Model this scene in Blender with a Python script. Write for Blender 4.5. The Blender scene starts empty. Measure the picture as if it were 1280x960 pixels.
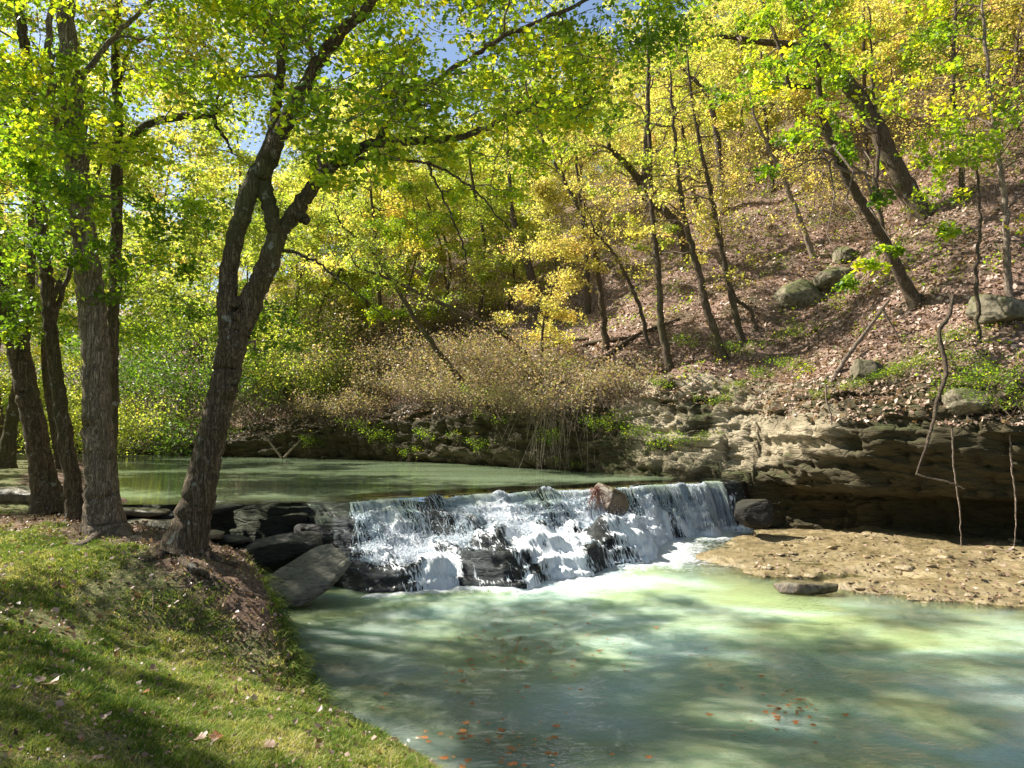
import bpy, math, random
import numpy as np
from mathutils import Vector, Matrix, Euler
from mathutils.bvhtree import BVHTree
R = math.radians
rng = np.random.default_rng(7)
random.seed(7)
scene = bpy.context.scene
col = scene.collection

# ------------------------------------------------------------------ camera maths
F, CX, CY, EYE = 925.0, 640.0, 480.0, 3.0
PITCH = math.atan(55 / F)
CAM = np.array([0, 0, EYE])
def ray(px, py):
    cp, sp = math.cos(PITCH), math.sin(PITCH)
    a, b = px - CX, CY - py
    return np.array([a, F * cp - b * sp, F * sp + b * cp])
def W(px, py, Y):
    d = ray(px, py)
    return CAM + d * (Y / d[1])
def PXM(Y): return Y / F          # metres per (1280-wide) pixel at depth Y

# ------------------------------------------------------------------ numpy noise
def _hash(ix, iy, iz, seed):
    h = (ix.astype(np.int64) * 374761393 + iy.astype(np.int64) * 668265263 + iz.astype(np.int64) * 2147483647 + seed * 974711) & 0xFFFFFFFF
    h = ((h ^ (h >> 13)) * 1274126177) & 0xFFFFFFFF
    h = (h ^ (h >> 16)) & 0xFFFFFFFF
    h = (h * 2246822519) & 0xFFFFFFFF
    return ((h ^ (h >> 15)) & 0xFFFFFF) / float(0xFFFFFF)
def vnoise(p, seed=0):
    f = np.floor(p); t = p - f; t = t * t * (3 - 2 * t)
    i = f.astype(np.int64)
    out = 0
    for dx in (0, 1):
        wx = t[:, 0] if dx else 1 - t[:, 0]
        for dy in (0, 1):
            wy = t[:, 1] if dy else 1 - t[:, 1]
            for dz in (0, 1):
                wz = t[:, 2] if dz else 1 - t[:, 2]
                out = out + wx * wy * wz * _hash(i[:, 0] + dx, i[:, 1] + dy, i[:, 2] + dz, seed)
    return out * 2 - 1
def fbm(p, scale=1.0, oct=4, seed=0, gain=.5):
    p = np.asarray(p, float) * scale
    a, s, out = 1.0, 0.0, 0
    for k in range(oct):
        out = out + a * vnoise(p, seed + k * 17)
        s += a; a *= gain; p = p * 2.03 + 11.7
    return out / s
def smooth(a, b, x):
    t = np.clip((x - a) / (b - a), 0, 1); return t * t * (3 - 2 * t)

# ------------------------------------------------------------------ object helpers
def mesh_np(name, V, polys, mats, attrs=None, mat_idx=None, smooth_shade=True, parent=None, loc=None, vattrs=None):
    """polys: list of (n,k) int arrays; attrs: face-domain float arrays; vattrs: point-domain."""
    me = bpy.data.meshes.new(name)
    V = np.asarray(V, np.float32)
    me.vertices.add(len(V)); me.vertices.foreach_set('co', V.ravel())
    polys = [np.asarray(p, np.int32) for p in polys if len(p)]
    nl = sum(p.size for p in polys); nf = sum(len(p) for p in polys)
    me.loops.add(nl); me.polygons.add(nf)
    me.loops.foreach_set('vertex_index', np.concatenate([p.ravel() for p in polys]))
    tot = np.concatenate([np.full(len(p), p.shape[1], np.int32) for p in polys])
    st = np.concatenate([[0], np.cumsum(tot)[:-1]]).astype(np.int32)
    me.polygons.foreach_set('loop_start', st); me.polygons.foreach_set('loop_total', tot)
    me.polygons.foreach_set('use_smooth', np.full(nf, bool(smooth_shade)))
    if mat_idx is not None: me.polygons.foreach_set('material_index', np.asarray(mat_idx, np.int32))
    for k, a in (attrs or {}).items():
        at = me.attributes.new(k, 'FLOAT', 'FACE'); at.data.foreach_set('value', np.asarray(a, np.float32))
    for k, a in (vattrs or {}).items():
        at = me.attributes.new(k, 'FLOAT', 'POINT'); at.data.foreach_set('value', np.asarray(a, np.float32))
    me.update(calc_edges=True); me.validate()
    for m in (mats if isinstance(mats, (list, tuple)) else [mats]): me.materials.append(m)
    o = bpy.data.objects.new(name, me); col.objects.link(o)
    if loc is not None: o.location = loc
    if parent is not None: o.parent = parent
    return o
def tag(o, label=None, cat=None, group=None, kind=None):
    if label: o['label'] = label
    if cat: o['category'] = cat
    if group: o['group'] = group
    if kind: o['kind'] = kind
    return o
def empty(name, loc, label, cat, group=None):
    o = bpy.data.objects.new(name, None); col.objects.link(o); o.location = loc; o.empty_display_size = .2
    return tag(o, label, cat, group)
def dup(root, loc, rz, sc, label, group=None, tilt=(0, 0)):
    r = root.copy(); col.objects.link(r); r.location = loc; r.rotation_euler = (tilt[0], tilt[1], rz); r.scale = (sc, sc, sc)
    r['label'] = label
    if group: r['group'] = group
    elif 'group' in r: del r['group']
    for ch in root.children:
        c = ch.copy(); col.objects.link(c); c.parent = r
    return r
def grid_quads(nu, nv):
    i = np.arange(nu * nv).reshape(nu, nv)
    return np.stack([i[:-1, :-1].ravel(), i[1:, :-1].ravel(), i[1:, 1:].ravel(), i[:-1, 1:].ravel()], 1)

class MB:
    def __init__(s): s.V = []; s.Q = []; s.T = []; s.qt = []; s.tt = []; s.qm = []; s.tm = []; s.n = 0
    def add(s, V, Q=None, T=None, tint=0.5, m=0):
        V = np.asarray(V); s.V.append(V)
        if Q is not None and len(Q):
            s.Q.append(np.asarray(Q) + s.n); s.qt.append(np.broadcast_to(np.asarray(tint, float), (len(Q),))); s.qm.append(np.full(len(Q), m))
        if T is not None and len(T):
            s.T.append(np.asarray(T) + s.n); s.tt.append(np.broadcast_to(np.asarray(tint, float), (len(T),))); s.tm.append(np.full(len(T), m))
        s.n += len(V)
    def build(s, name, mats, parent=None, loc=None, smooth_shade=True):
        polys = []; t = []; mi = []
        if s.Q: polys.append(np.concatenate(s.Q)); t += s.qt; mi += s.qm
        if s.T: polys.append(np.concatenate(s.T)); t += s.tt; mi += s.tm
        V = np.concatenate(s.V)
        if loc is not None: V = V - np.asarray(loc)
        return mesh_np(name, V, polys, mats, {'tint': np.concatenate(t)}, np.concatenate(mi), smooth_shade, parent, loc if parent is None else None)

def catmull(P, n):
    P = np.asarray(P, float)
    if len(P) < 3:
        t = np.linspace(0, 1, n)[:, None]; return P[0] * (1 - t) + P[-1] * t
    Q = np.vstack([2 * P[0] - P[1], P, 2 * P[-1] - P[-2]])
    m = len(P) - 1; u = np.linspace(0, m - 1e-6, n); i = u.astype(int); t = (u - i)[:, None]
    a, b, c, d = Q[i], Q[i + 1], Q[i + 2], Q[i + 3]
    return .5 * (2 * b + (c - a) * t + (2 * a - 5 * b + 4 * c - d) * t ** 2 + (3 * b - a - 3 * c + d) * t ** 3)
def tube(P, rad, n=6, lump=0.0, seed=0, flare=0.0, cap=True):
    P = np.asarray(P, float); rad = np.broadcast_to(np.asarray(rad, float), (len(P),))
    T = np.gradient(P, axis=0); T /= np.linalg.norm(T, axis=1)[:, None] + 1e-9
    ref = np.array([0, 0, 1.0]) if abs(T[:, 2]).mean() < .8 else np.array([1.0, 0, 0])
    A = np.cross(T, ref); A /= np.linalg.norm(A, axis=1)[:, None] + 1e-9
    B = np.cross(T, A)
    th = np.linspace(0, 2 * math.pi, n, endpoint=False)
    r = rad[:, None] * np.ones((1, n))
    if flare:
        L = np.concatenate([[0], np.cumsum(np.linalg.norm(np.diff(P, axis=0), axis=1))])
        k = .6 * np.exp(-L / (flare * 1.1))[:, None]
        r = r * (1 + k * (.55 + .45 * np.abs(np.cos(th * 2.5 + seed))[None, :]))
    V = P[:, None, :] + r[:, :, None] * (np.cos(th)[None, :, None] * A[:, None, :] + np.sin(th)[None, :, None] * B[:, None, :])
    V = V.reshape(-1, 3)
    if lump:
        C = np.repeat(P, n, axis=0); N = V - C
        V = C + N * (1 + lump * fbm(V * np.array([1, 1, .45]), 2.2 / max(rad.mean() * 4, .25), 3, seed)[:, None])
    i = np.arange(len(P) * n).reshape(len(P), n); j = np.roll(i, -1, axis=1)
    Q = np.stack([i[:-1].ravel(), j[:-1].ravel(), j[1:].ravel(), i[1:].ravel()], 1)
    return V, Q
def add_tube(mb, P, rad, n=6, tint=.5, m=0, **k):
    V, Q = tube(P, rad, n, **k); mb.add(V, Q, tint=tint, m=m)
def unit(v): v = np.asarray(v, float); return v / (np.linalg.norm(v, axis=-1, keepdims=True) + 1e-9)

def leaves(mb, C, size, tint, up=None, m=0, flat=.6, droop=0.0, r=None, width=.34):
    """kite shaped folded leaves at C"""
    r = r or rng; n = len(C)
    if n == 0: return
    d = unit(r.normal(size=(n, 3)) * np.array([1, 1, .55]) - np.array([0, 0, droop]))
    nz = unit(r.normal(size=(n, 3)) * (1 - flat) + np.array([0, 0, flat]) if up is None else up + r.normal(size=(n, 3)) * (1 - flat))
    s = unit(np.cross(d, nz)); nz = np.cross(s, d)
    L = np.broadcast_to(np.asarray(size, float), (n,))[:, None] * r.uniform(.45, 1.35, (n, 1))
    w = L * width * r.uniform(.8, 1.3, (n, 1))
    b = C; t = C + d * L; f = nz * L * r.uniform(-.02, .16, (n, 1))
    a1 = C + d * L * .42 + s * w + f; a2 = C + d * L * .42 - s * w + f
    V = np.stack([b, a1, t, a2], 1).reshape(-1, 3)
    i = np.arange(n)[:, None] * 4
    T = np.concatenate([i + np.array([[0, 1, 2]]), i + np.array([[0, 2, 3]])], 1).reshape(-1, 3)
    mb.add(V, T=T, tint=np.repeat(np.broadcast_to(tint, (n,)), 2), m=m)

# ------------------------------------------------------------------ materials
def new_mat(name):
    m = bpy.data.materials.new(name); m.use_nodes = True; nt = m.node_tree
    for n in list(nt.nodes): nt.nodes.remove(n)
    out = nt.nodes.new('ShaderNodeOutputMaterial'); return m, nt, out
def N(nt, t, **kw):
    n = nt.nodes.new(t)
    for k, v in kw.items():
        if k.startswith('i_'): n.inputs[k[2:].replace('_', ' ')].default_value = v
        else: setattr(n, k, v)
    return n
def ramp(nt, fac, stops, interp='LINEAR'):
    n = nt.nodes.new('ShaderNodeValToRGB'); n.color_ramp.interpolation = interp
    e = n.color_ramp.elements
    while len(e) < len(stops): e.new(.5)
    for el, (p, c) in zip(e, stops): el.position = p; el.color = (*c, 1) if len(c) == 3 else c
    nt.links.new(fac, n.inputs[0]); return n.outputs[0]
def noise(nt, scale, detail=4, rough=.55, vec=None, dist=0, out='Fac'):
    n = nt.nodes.new('ShaderNodeTexNoise'); n.inputs['Scale'].default_value = scale; n.inputs['Detail'].default_value = detail
    n.inputs['Roughness'].default_value = rough; n.inputs['Distortion'].default_value = dist
    if vec is not None: nt.links.new(vec, n.inputs['Vector'])
    return n.outputs[out]
def coords(nt, scale=(1, 1, 1), kind='Object'):
    tc = nt.nodes.new('ShaderNodeTexCoord'); mp = nt.nodes.new('ShaderNodeMapping'); mp.inputs['Scale'].default_value = scale
    nt.links.new(tc.outputs[kind], mp.inputs[0]); return mp.outputs[0]
def pos(nt, scale=(1, 1, 1)):
    g = nt.nodes.new('ShaderNodeNewGeometry'); mp = nt.nodes.new('ShaderNodeMapping'); mp.inputs['Scale'].default_value = scale
    nt.links.new(g.outputs['Position'], mp.inputs[0]); return mp.outputs[0]
def math_n(nt, op, a, b=0.5, clamp=False):
    n = nt.nodes.new('ShaderNodeMath'); n.operation = op; n.use_clamp = clamp
    for k, x in enumerate((a, b)):
        if isinstance(x, (int, float)): n.inputs[k].default_value = x
        else: nt.links.new(x, n.inputs[k])
    return n.outputs[0]
def mixc(nt, f, a, b, blend='MIX'):
    n = nt.nodes.new('ShaderNodeMix'); n.data_type = 'RGBA'; n.blend_type = blend
    for k, x in ((0, f), (6, a), (7, b)):
        if isinstance(x, (int, float)): n.inputs[k].default_value = x
        elif isinstance(x, tuple): n.inputs[k].default_value = (*x, 1)
        else: nt.links.new(x, n.inputs[k])
    return n.outputs[2]
def attr(nt, name):
    n = nt.nodes.new('ShaderNodeAttribute'); n.attribute_name = name; return n.outputs['Fac']
def bump(nt, h, strength, dist):
    n = nt.nodes.new('ShaderNodeBump'); n.inputs['Strength'].default_value = strength; n.inputs['Distance'].default_value = dist
    nt.links.new(h, n.inputs['Height']); return n.outputs[0]
def principled(nt, out, colr, rough=.8, nrm=None, spec=.3):
    p = nt.nodes.new('ShaderNodeBsdfPrincipled')
    if isinstance(colr, tuple): p.inputs['Base Color'].default_value = (*colr, 1)
    else: nt.links.new(colr, p.inputs['Base Color'])
    if isinstance(rough, float): p.inputs['Roughness'].default_value = rough
    else: nt.links.new(rough, p.inputs['Roughness'])
    p.inputs['Specular IOR Level'].default_value = spec
    if nrm is not None: nt.links.new(nrm, p.inputs['Normal'])
    nt.links.new(p.outputs[0], out.inputs[0]); return p

def leaf_mat(name, stops, trans=.5, boost=2.4, rough=.45, spec=.35):
    m, nt, out = new_mat(name)
    c = ramp(nt, attr(nt, 'tint'), stops)
    d = N(nt, 'ShaderNodeBsdfPrincipled', i_Roughness=rough); d.inputs['Specular IOR Level'].default_value = spec
    nt.links.new(c, d.inputs['Base Color'])
    t = nt.nodes.new('ShaderNodeBsdfTranslucent')
    nt.links.new(mixc(nt, 1.0, c, (boost, boost * .95, boost * .45), 'MULTIPLY'), t.inputs[0])
    mx = N(nt, 'ShaderNodeMixShader'); mx.inputs[0].default_value = trans
    nt.links.new(d.outputs[0], mx.inputs[1]); nt.links.new(t.outputs[0], mx.inputs[2]); nt.links.new(mx.outputs[0], out.inputs[0])
    return m
M = {}
M['leaf_green'] = leaf_mat('leaf green', [(0, (.045, .085, .012)), (.45, (.11, .20, .016)), (.75, (.27, .36, .022)), (1, (.55, .50, .03))])
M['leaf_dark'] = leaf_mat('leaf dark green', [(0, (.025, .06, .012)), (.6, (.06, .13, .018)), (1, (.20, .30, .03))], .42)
M['leaf_yellow'] = leaf_mat('leaf yellow green', [(0, (.10, .15, .025)), (.4, (.26, .32, .06)), (.75, (.46, .44, .12)), (1, (.54, .38, .13))])
M['leaf_autumn'] = leaf_mat('leaf autumn', [(0, (.15, .16, .05)), (.35, (.34, .33, .10)), (.65, (.46, .38, .17)), (.85, (.47, .31, .16)), (1, (.36, .22, .15))])
M['leaf_brush'] = leaf_mat('leaf dry brush', [(0, (.09, .13, .02)), (.3, (.28, .31, .07)), (.5, (.36, .28, .19)), (.8, (.42, .30, .25)), (1, (.20, .14, .11))], .35, 1.6)
M['leaf_fallen'] = leaf_mat('fallen leaf', [(0, (.06, .035, .025)), (.35, (.24, .15, .10)), (.7, (.48, .34, .26)), (.9, (.62, .50, .40)), (1, (.50, .20, .04))], .15, 1.3)
M['leaf_orange'] = leaf_mat('orange fallen leaf', [(0, (.10, .05, .02)), (.5, (.42, .16, .05)), (1, (.55, .28, .10))], .2, 1.3)
M['grass'] = leaf_mat('grass blade', [(0, (.04, .085, .014)), (.45, (.13, .20, .035)), (.75, (.31, .33, .09)), (1, (.50, .43, .24))], .35, 1.8, .8, .08)

def bark_mat(name, a, b, moss=(.09, .10, .03), mossf=.45, lich=.2):
    m, nt, out = new_mat(name)
    v0 = coords(nt, (9, 9, 1.1)); wn = nt.nodes.new('ShaderNodeTexNoise'); wn.inputs['Scale'].default_value = 1.4; wn.inputs['Detail'].default_value = 4; nt.links.new(v0, wn.inputs['Vector']); v = mixc(nt, .22, v0, wn.outputs['Color'], 'LINEAR_LIGHT')
    n1 = noise(nt, 3.2, 5, .65, v, .6); n2 = noise(nt, 1.1, 3, .5, coords(nt, (1, 1, .5)), .3)
    q1 = noise(nt, 1.9, 4, .6, coords(nt, (9, 9, 1.0)), 1.3); q2 = noise(nt, 4.5, 3, .6, coords(nt, (9, 9, 1.6)), .8)
    rd1 = math_n(nt, 'ABSOLUTE', math_n(nt, 'SUBTRACT', q1, .5)); rd2 = math_n(nt, 'ABSOLUTE', math_n(nt, 'SUBTRACT', q2, .5))
    crack = math_n(nt, 'MULTIPLY', ramp(nt, rd1, [(0, (.15, .15, .15)), (.055, (1, 1, 1))]), ramp(nt, rd2, [(0, (.35, .35, .35)), (.06, (1, 1, 1))]))
    c = mixc(nt, ramp(nt, n1, [(.3, (0, 0, 0)), (.7, (1, 1, 1))]), a, b)
    c = mixc(nt, crack, tuple(x * .35 for x in a), c)
    c = mixc(nt, math_n(nt, 'MULTIPLY', ramp(nt, n2, [(.5, (0, 0, 0)), (.68, (1, 1, 1))]), mossf), c, moss)
    nl = noise(nt, 6, 4, .6, coords(nt), .5)
    c = mixc(nt, math_n(nt, 'MULTIPLY', ramp(nt, nl, [(.62, (0, 0, 0)), (.68, (1, 1, 1))]), lich), c, (.42, .42, .36))
    h = math_n(nt, 'ADD', math_n(nt, 'MULTIPLY', n1, .5), math_n(nt, 'MULTIPLY', crack, .7))
    principled(nt, out, c, .9, bump(nt, h, 1.0, .022), .2)
    return m
M['bark'] = bark_mat('grey brown bark', (.20, .15, .10), (.45, .36, .27), mossf=.3)
M['bark_dark'] = bark_mat('dark mossy bark', (.10, .072, .045), (.26, .195, .125), mossf=.6, lich=.6)
M['bark_hill'] = bark_mat('hillside bark', (.10, .07, .05), (.24, .18, .12), lich=.1)
M['bark_pale'] = bark_mat('pale dry wood', (.26, .19, .14), (.50, .40, .31), mossf=.1, lich=.0)
def simple(name, c, rough=.85, sc=20, var=.35):
    m, nt, out = new_mat(name)
    n = noise(nt, sc, 4, .6, pos(nt))
    principled(nt, out, mixc(nt, n, tuple(x * (1 - var) for x in c), tuple(min(1, x * (1 + var)) for x in c)), rough); return m
M['twig'] = simple('twig bark', (.15, .11, .08))
M['twig_pale'] = simple('pale twig', (.33, .27, .21))
M['root'] = simple('brown roots', (.20, .10, .075))

def rock_mat(name, a, b, dark, moss, mossf=.5, wet=False, strata=True, rough=.85, up=.35, vor=.12):
    m, nt, out = new_mat(name)
    p1 = pos(nt, (1, 1, 3.4 if strata else 1))
    n1 = noise(nt, 1.3, 8, .65, p1, .5); n2 = noise(nt, 7, 6, .7, p1, .2); n3 = noise(nt, .7, 4, .6, pos(nt), .4)
    c = mixc(nt, ramp(nt, n1, [(.35, (0, 0, 0)), (.65, (1, 1, 1))]), a, b)
    c = mixc(nt, ramp(nt, n2, [(.36, (1, 1, 1)), (.52, (0, 0, 0))]), c, dark)
    g = nt.nodes.new('ShaderNodeNewGeometry'); sp = nt.nodes.new('ShaderNodeSeparateXYZ'); nt.links.new(g.outputs['Normal'], sp.inputs[0])
    upf = ramp(nt, math_n(nt, 'ADD', sp.outputs[2], math_n(nt, 'MULTIPLY', math_n(nt, 'SUBTRACT', n3, .5), 2.2)), [(up, (0, 0, 0)), (up + .35, (1, 1, 1))])
    c = mixc(nt, math_n(nt, 'MULTIPLY', upf, mossf), c, moss)
    h = math_n(nt, 'ADD', n1, math_n(nt, 'MULTIPLY', n2, .5))
    vo = nt.nodes.new('ShaderNodeTexVoronoi'); vo.feature = 'DISTANCE_TO_EDGE'; vo.inputs['Scale'].default_value = 1.7; nt.links.new(p1, vo.inputs['Vector'])
    h = math_n(nt, 'ADD', h, math_n(nt, 'MULTIPLY', ramp(nt, vo.outputs[0], [(0, (0, 0, 0)), (.08, (1, 1, 1))]), vor))
    principled(nt, out, c, rough, bump(nt, h, .9, .09), .55 if wet else .25)
    return m
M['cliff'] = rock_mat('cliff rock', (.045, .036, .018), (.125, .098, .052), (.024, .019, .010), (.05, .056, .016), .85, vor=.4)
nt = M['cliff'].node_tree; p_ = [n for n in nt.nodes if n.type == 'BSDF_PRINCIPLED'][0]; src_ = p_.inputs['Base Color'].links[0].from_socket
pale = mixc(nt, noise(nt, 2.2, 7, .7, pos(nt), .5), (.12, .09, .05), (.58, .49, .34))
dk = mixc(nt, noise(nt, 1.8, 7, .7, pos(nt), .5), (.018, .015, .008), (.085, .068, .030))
nt.links.new(mixc(nt, attr(nt, 'pale'), mixc(nt, attr(nt, 'painted_shade'), src_, dk), pale), p_.inputs['Base Color'])  # mask blends in a dark tone that stands for shade on the cliff
M['shelf'] = rock_mat('tan shelf rock', (.27, .18, .085), (.58, .44, .27), (.08, .055, .03), (.13, .11, .045), .6, True, False, .35, vor=0.)
M['ledge'] = rock_mat('wet black rock', (.006, .005, .004), (.018, .014, .010), (.003, .003, .003), (.014, .014, .007), .3, False, True, .5)
[n for n in M['ledge'].node_tree.nodes if n.type == 'BSDF_PRINCIPLED'][0].inputs['Specular IOR Level'].default_value = .3
M['slab_dark'] = rock_mat('dark slab rock', (.014, .012, .010), (.040, .034, .026), (.007, .006, .005), (.026, .028, .013), .35, False, True, .5)
M['slab'] = rock_mat('grey slab rock', (.12, .108, .085), (.25, .23, .185), (.05, .045, .037), (.12, .12, .07), .35, False, True, .65)
M['boulder'] = rock_mat('hill boulder rock', (.11, .092, .058), (.23, .20, .135), (.06, .05, .03), (.09, .10, .03), .8, False, False)
M['stone_brown'] = rock_mat('brown wet stone', (.075, .052, .03), (.19, .14, .085), (.03, .022, .015), (.11, .10, .035), .5, True, False, .5)

# litter covered hillside
m, nt, out = new_mat('leaf litter ground'); M['hill'] = m
n1 = noise(nt, 14, 6, .7, pos(nt), .6); n2 = noise(nt, .5, 5, .6, pos(nt), .4)
c = ramp(nt, n1, [(.25, (.05, .032, .022)), (.45, (.17, .105, .075)), (.6, (.32, .21, .16)), (.75, (.42, .32, .25))])
c = mixc(nt, ramp(nt, n2, [(.52, (0, 0, 0)), (.66, (.75, .75, .75))]), c, (.10, .095, .04))
principled(nt, out, c, .9, bump(nt, n1, 1.0, .08))
# lawn ground
m, nt, out = new_mat('lawn soil'); M['lawn'] = m
n1 = noise(nt, 30, 6, .7, pos(nt), .3); n2 = noise(nt, .9, 4, .6, pos(nt), .4)
g1 = ramp(nt, n1, [(.3, (.035, .05, .014)), (.48, (.10, .12, .03)), (.6, (.24, .19, .09)), (.72, (.38, .29, .18))])
d1 = ramp(nt, n1, [(.3, (.06, .038, .024)), (.5, (.16, .10, .065)), (.72, (.34, .23, .16))])
df = math_n(nt, 'ADD', attr(nt, 'dirt'), math_n(nt, 'MULTIPLY', math_n(nt, 'SUBTRACT', n2, .5), 1.4), True)
principled(nt, out, mixc(nt, ramp(nt, df, [(.35, (0, 0, 0)), (.6, (1, 1, 1))]), g1, d1), .95, bump(nt, n1, 1.0, .03))
M['bed'] = rock_mat('stream bed rock', (.20, .15, .07), (.36, .27, .13), (.09, .07, .04), (.16, .15, .06), .3, False, False)

def water_mat(name, stops, ripple, rscale, stretch, foam=False, murk_noise=.35):
    m, nt, out = new_mat(name)
    n = noise(nt, .33, 3, .5, pos(nt, stretch), .8)
    c = ramp(nt, n, stops)
    if foam:
        dif = nt.nodes.new('ShaderNodeSubsurfaceScattering'); dif.falloff = 'RANDOM_WALK'; nt.links.new(c, dif.inputs['Color']); dif.inputs['Scale'].default_value = .9; dif.inputs['Radius'].default_value = (.8, 1.0, .9)
    else: dif = nt.nodes.new('ShaderNodeBsdfDiffuse'); nt.links.new(c, dif.inputs['Color'])
    tr = nt.nodes.new('ShaderNodeBsdfTransparent'); tr.inputs[0].default_value = (.80, .86, .66, 1)
    mk = nt.nodes.new('ShaderNodeMixShader'); nt.links.new(attr(nt, 'murk'), mk.inputs[0]); nt.links.new(tr.outputs[0], mk.inputs[1]); nt.links.new(dif.outputs[0], mk.inputs[2])
    w1 = noise(nt, rscale, 3, .55, pos(nt, stretch), .9); w2 = noise(nt, rscale * 3.7, 3, .6, pos(nt, stretch), .4)
    h = math_n(nt, 'ADD', w1, math_n(nt, 'MULTIPLY', w2, .35))
    nb = bump(nt, h, 1.0, ripple)
    fr = N(nt, 'ShaderNodeFresnel', i_IOR=1.33); nt.links.new(nb, fr.inputs['Normal'])
    gl = N(nt, 'ShaderNodeBsdfGlossy', i_Roughness=.03); nt.links.new(nb, gl.inputs['Normal'])
    mx = nt.nodes.new('ShaderNodeMixShader'); nt.links.new(fr.outputs[0], mx.inputs[0]); nt.links.new(mk.outputs[0], mx.inputs[1]); nt.links.new(gl.outputs[0], mx.inputs[2])
    last = mx
    if foam:
        fn = noise(nt, 5, 7, .72, pos(nt), 1.4); fb = noise(nt, 26, 3, .7, pos(nt), .5)
        fa = attr(nt, 'foam')
        f = math_n(nt, 'ADD', math_n(nt, 'MULTIPLY', fa, 1.25), math_n(nt, 'MULTIPLY', math_n(nt, 'SUBTRACT', fn, .5), 2.3))
        fm = ramp(nt, f, [(.44, (0, 0, 0)), (.92, (1, 1, 1))])
        fd = N(nt, 'ShaderNodeBsdfPrincipled', i_Roughness=.5); fd.inputs['Base Color'].default_value = (.66, .70, .70, 1)
        nt.links.new(bump(nt, math_n(nt, 'ADD', fn, math_n(nt, 'MULTIPLY', fb, .3)), 1.0, .12), fd.inputs['Normal'])
        m2 = nt.nodes.new('ShaderNodeMixShader'); nt.links.new(fm, m2.inputs[0]); nt.links.new(mx.outputs[0], m2.inputs[1]); nt.links.new(fd.outputs[0], m2.inputs[2]); last = m2
    nt.links.new(last.outputs[0], out.inputs[0]); return m
M['water_low'] = water_mat('milky green water', [(.36, (.23, .30, .13)), (.5, (.30, .41, .24)), (.62, (.37, .51, .40))], .08, 4.2, (1, 1.7, 1), True)
M['water_up'] = water_mat('still green water', [(.35, (.16, .21, .10)), (.6, (.27, .35, .21))], .005, 1.2, (.35, 2.2, 1))
m, nt, out = new_mat('falling water'); M['fall'] = m
pr = N(nt, 'ShaderNodeBsdfPrincipled', i_Roughness=.18); pr.inputs['Base Color'].default_value = (.78, .82, .86, 1); pr.inputs['Specular IOR Level'].default_value = .6
tl = nt.nodes.new('ShaderNodeBsdfTranslucent'); tl.inputs[0].default_value = (.8, .86, .92, 1)
mx = nt.nodes.new('ShaderNodeMixShader'); mx.inputs[0].default_value = .35
nt.links.new(pr.outputs[0], mx.inputs[1]); nt.links.new(tl.outputs[0], mx.inputs[2]); nt.links.new(mx.outputs[0], out.inputs[0])

# ------------------------------------------------------------------ plan of the creek
RB = np.array([(34, -30), (27, -8), (19.5, 6), (15.2, 13), (12.2, 17), (9.4, 19.2), (7.9, 21.3), (7.0, 23), (4.9, 23.9), (2.9, 26), (-.7, 30.6), (-4.3, 34.4), (-9.9, 38.3), (-17, 41.5), (-28, 47), (-50, 54), (-110, 70)], float)
LB = np.array([(9, -14), (5, -5), (2.9, 0), (1.4, 3), (.3, 5.2), (-.8, 6.8), (-2.1, 8.2), (-3.0, 10), (-3.9, 12), (-5.4, 13.2), (-6.6, 14.2), (-7.6, 15.3), (-9.2, 17), (-11.4, 20), (-13.4, 23.5), (-16.4, 29), (-20.4, 35.5), (-28, 41), (-50, 47.5), (-110, 62)], float)
def sdist(P, x, y):
    """distance to polyline, positive on the left of its direction"""
    best = np.full(x.shape, 1e9); sg = np.ones(x.shape)
    for a, b in zip(P[:-1], P[1:]):
        d = b - a; L2 = d @ d
        t = np.clip(((x - a[0]) * d[0] + (y - a[1]) * d[1]) / L2, 0, 1)
        ex, ey = x - a[0] - t * d[0], y - a[1] - t * d[1]
        dd = np.hypot(ex, ey); cr = d[0] * ey - d[1] * ex
        m = dd < best - 1e-9
        best = np.where(m, dd, best); sg = np.where(m, np.sign(cr), sg)
    return best * sg
LIP0 = np.array([-3.6, 15.9]); LIP1 = np.array([6.3, 22.3])
LU = (LIP1 - LIP0) / np.linalg.norm(LIP1 - LIP0); LW = np.array([LU[1], -LU[0]]); LLEN = np.linalg.norm(LIP1 - LIP0)
DAM = np.array([(-30, 15.2), (-8.3, 15.2), (-5.5, 15.35), (-3.6, 15.9), (6.3, 22.3), (30, 37)], float)
WU, BEDU, BEDL = 1.44, .7, -.7
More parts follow.
